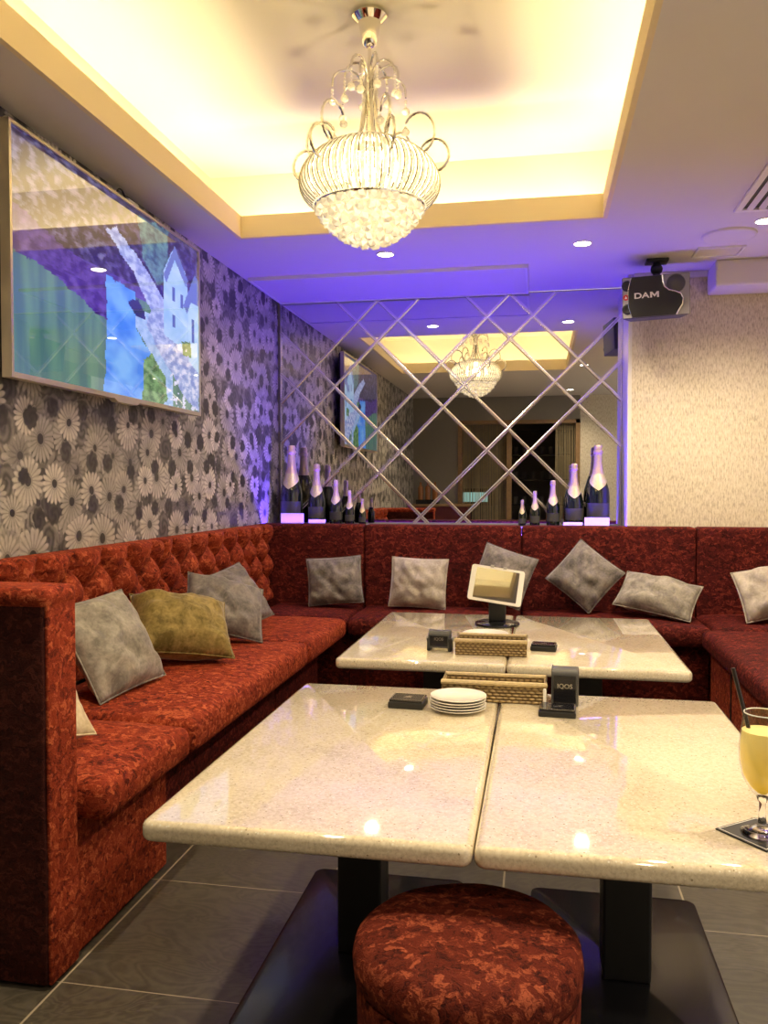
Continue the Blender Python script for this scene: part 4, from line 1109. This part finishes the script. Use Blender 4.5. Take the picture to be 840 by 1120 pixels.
# cocktail on a coaster
GX, GY = 0.412, 1.625
t = thing('coaster', 'square black coaster with pale border under the cocktail glass', 'coaster', (GX, GY, TT), (0, 0, R(38)))
bm = B(); box(bm, -0.056, 0.056, -0.056, 0.056, 0, 0.003, 0.0008); obj('board', bm, M['black'], t)
bm = B(); e, w_ = 0.052, 0.0016
for (p, q, r_, s_) in ((-e, e, -e, -e + w_), (-e, e, e - w_, e), (-e, -e + w_, -e + w_, e - w_), (e - w_, e, -e + w_, e - w_)): box(bm, p, q, r_, s_, 0.003, 0.0036)
obj('border_line', bm, M['white'], t)
t = thing('cocktail_glass', 'stemmed glass of golden drink on the near right table', 'glass', (GX + 0.002, GY, TT + 0.0038)); t.scale = (1.06, 1.06, 1.24)
bm = B()
outer = [(0, 0), (0.034, 0), (0.035, 0.002), (0.020, 0.006), (0.008, 0.012), (0.006, 0.025), (0.006, 0.045), (0.010, 0.055), (0.022, 0.066), (0.034, 0.085), (0.0395, 0.110), (0.040, 0.130), (0.036, 0.160), (0.032, 0.182)]
inner = [(0.0305, 0.182), (0.0345, 0.160), (0.0382, 0.130), (0.0378, 0.110), (0.0325, 0.087), (0.020, 0.069), (0.008, 0.060), (0, 0.058)]
lathe(bm, outer[7:], 48, cap=False); obj('bowl', bm, M['thin_glass'], t, smooth='all')
bm = B(); lathe(bm, outer[:8] + [(0, 0.0565)], 40, cap=False); obj('stem', bm, M['glass'], t, smooth='all')
bm = B(); tube(bm, [(0.0318 * math.cos(2 * PI * k / 48), 0.0318 * math.sin(2 * PI * k / 48), 0.182) for k in range(48)], 0.0010, 6, closed=True); obj('rim', bm, M['white'], t, smooth='all')
bm = B(); lathe(bm, [(0, 0.0588), (0.008, 0.0608), (0.0197, 0.0695), (0.0322, 0.0873), (0.0375, 0.110), (0.0379, 0.130), (0.0352, 0.155), (0, 0.155)], 40, cap=False); obj('drink', bm, M['juice'], t, smooth=True)
bm = B(); lathe(bm, [(0, 0), (0.026, 0), (0.026, 0.005), (0, 0.005)], 28); xform(bm, Matrix.Rotation(PI / 2, 4, 'X')); tag(obj('orange_slice', bm, M['orange'], None, (GX + 0.022, GY - 0.002, TT + 0.155), smooth=True), 'orange slice floating inside the cocktail glass', 'fruit slice')
bm = B(); p0, p1 = Vector((GX + 0.006, GY, TT + 0.082)), Vector((GX - 0.046, GY + 0.03, TT + 0.305))
tube(bm, [p0.lerp(p1, k / 6) for k in range(7)], 0.0038, 10)
xform(bm, Matrix.Translation(-p0)); tag(obj('drinking_straw', bm, M['straw'], None, tuple(p0), smooth=True), 'black straw leaning out of the cocktail glass', 'straw')

# ------------------------------------------------------------------ wall loudspeaker
SPK = Vector((0.628, 4.76, 2.245))
t = thing('loudspeaker', 'black and grey karaoke loudspeaker hung from the ceiling by the mirror', 'loudspeaker', SPK)
t.matrix_basis = Matrix.Translation(SPK) @ Matrix.Rotation(R(-6), 4, 'Z') @ Matrix.Rotation(R(6), 4, 'X') @ Matrix.Rotation(R(-1.5), 4, 'Y')
hw, hh = 0.178, 0.112
bm = B(); prism(bm, [(-hw, 0.0), (hw, 0.0), (hw * 0.78, 0.20), (-hw * 0.78, 0.20)], -hh, hh); bmesh.ops.bevel(bm, geom=bm.edges[:], offset=0.006, segments=2, profile=0.5, affect='EDGES'); obj('cabinet', bm, M['darkgrey'], t)
def flat(poly, y0, y1, m, name):
    bm = B(); prism(bm, poly, 0, 1)
    for v in bm.verts: v.co = Vector((v.co.x, y0 + (y1 - y0) * v.co.z, v.co.y))
    return obj(name, bm, m, t)
flat([(-hw + 0.004, -hh + 0.004), (hw - 0.004, -hh + 0.004), (hw - 0.004, hh - 0.004), (-hw + 0.004, hh - 0.004)], -0.004, 0.001, M['grey'], 'front_baffle')
S_ = [(0.034, hh - 0.004), (0.036, 0.072), (0.046, 0.045), (0.068, 0.026), (0.100, 0.016), (0.128, 0.002), (0.140, -0.024), (0.138, -0.055), (0.120, -0.082), (0.105, -hh + 0.004)]
blk = [(-hw + 0.022, hh - 0.004), (-hw + 0.052, hh - 0.004), ] + S_ + [(-hw + 0.052, -hh + 0.004)]
flat([(-hw + 0.052, hh - 0.004), (-hw + 0.034, 0.045), (-hw + 0.034, -0.045), (-hw + 0.052, -hh + 0.004)] + S_[::-1], -0.014, -0.004, M['black'], 'grille')
bm = B(); tube(bm, [(x, -0.013, z) for x, z in S_], 0.0045, 8); obj('silver_curve', bm, M['silver'], t, smooth=True)
bm = B(); tube(bm, [(-hw + 0.052, -0.010, hh - 0.006), (-hw + 0.034, -0.010, 0.045), (-hw + 0.034, -0.010, -0.045), (-hw + 0.052, -0.010, -hh + 0.006)], 0.003, 8); obj('silver_curve', bm, M['silver'], t, smooth=True)
bm = B(); lathe(bm, [(0, 0.020), (0.02, 0.018), (0.038, 0.010), (0.046, 0.0), (0.05, 0)], 36, cap=False); xform(bm, Matrix.Rotation(PI / 2, 4, 'X')); obj('woofer', bm, M['darkgrey'], t, (0.104, -0.004, 0.058), smooth='all')
for z in (0.066, -0.060):
    bm = B(); lathe(bm, [(0, 0.002), (0.018, 0.004), (0.026, 0.006), (0.029, 0.0)], 28, cap=False); xform(bm, Matrix.Rotation(PI / 2, 4, 'X')); obj('tweeter', bm, M['black'], t, (-hw + 0.024 + 0.004, -0.004, z), smooth='all')
bm = B(); lathe(bm, [(0, 0.003), (0.015, 0.003), (0.016, 0)], 24, cap=False); xform(bm, Matrix.Rotation(PI / 2, 4, 'X')); bd = obj('badge', bm, M['red'], t, (-hw + 0.021, -0.004, 0.004))
bm = B(); prism(bm, [(-0.007, -0.006), (0.007, -0.006), (0, 0.009)], 0, 0.001); xform(bm, Matrix.Rotation(PI / 2, 4, 'X')); obj('badge_mark', bm, M['white'], bd, (0, -0.0035, 0))
me = text_mesh('DA', 0.042, 0.0006, 0.0010)
bm = B(); bm.from_mesh(me)
for v in bm.verts: v.co.x = v.co.x * 1.35 - 0.017
ys = [v.co.y for v in bm.verts]; xs = max(v.co.x for v in bm.verts); y0_, h_ = min(ys), max(ys) - min(ys); wm = 0.046
prism(bm, [(xs + 0.003 + (a_ + 0.5) * wm, y0_ + b_ * h_) for a_, b_ in ((-.5, 0), (-.5, 1), (-.26, 1), (0, .48), (.26, 1), (.5, 1), (.5, 0), (.28, 0), (.28, .62), (0, .08), (-.28, .62), (-.28, 0))], -0.0006, 0.0006)
obj('lettering', bm, M['white'], t, (-0.058, -0.0155, 0.006), rot=(PI / 2, 0, 0))
inv = t.matrix_basis.inverted() @ Matrix.Translation((0.640, 4.83, CZ - 0.001))
bm = rbox((-0.06, -0.05, -0.018), (0.06, 0.05, 0), 0.006, 2); xform(bm, inv); obj('ceiling_mount', bm, M['black'], t, smooth=True)
bm = B(); tube(bm, [(0, 0, -0.015), (0, 0, -0.07), (0.0, 0.0, -0.112)], 0.020, 16); xform(bm, inv); obj('mount_arm', bm, M['black'], t, smooth=True)
bm = B(); ball(bm, (0, 0, -0.052), 0.034, 2); xform(bm, inv); obj('ball_joint', bm, M['black'], t, smooth='all')

# ------------------------------------------------------------------ camera, world, view
cam = bpy.data.cameras.new('camera'); co = bpy.data.objects.new('camera', cam); C.objects.link(co)
co.location = (0, 0, 1.2); co.rotation_euler = (R(90 - 1.76), 0, R(10.57))
cam.sensor_fit = 'HORIZONTAL'; cam.sensor_width = 36.0; cam.lens = 36.0 * 903.4 / 840.0; cam.clip_start = 0.02
bpy.context.scene.camera = co
w = bpy.data.worlds.new('world'); bpy.context.scene.world = w; w.use_nodes = True
w.node_tree.nodes['Background'].inputs[0].default_value = (1.0, 0.9, 0.78, 1); w.node_tree.nodes['Background'].inputs[1].default_value = 0.75
# soft fill is added by the world light, through the open right side
def area(name, loc, rot, sx, sy, e, col):
    l = bpy.data.lights.new(name, 'AREA'); l.shape = 'RECTANGLE'; l.size = sx; l.size_y = sy; l.energy = e; l.color = col
    o = bpy.data.objects.new(name, l); C.objects.link(o); o.location = loc; o.rotation_euler = rot; return o
sc = bpy.context.scene
sc.view_settings.view_transform = 'Standard'; sc.view_settings.look = 'None'; sc.view_settings.exposure = 0.22
sc.view_settings.use_white_balance = True; sc.view_settings.white_balance_temperature = 7300; sc.view_settings.white_balance_tint = 10
sc.cycles.use_denoising = True
sc.cycles.max_bounces = 8; sc.cycles.diffuse_bounces = 4; sc.cycles.glossy_bounces = 4; sc.cycles.transmission_bounces = 8
sc.cycles.sample_clamp_indirect = 6.0
sc.cycles.caustics_reflective = False; sc.cycles.caustics_refractive = False
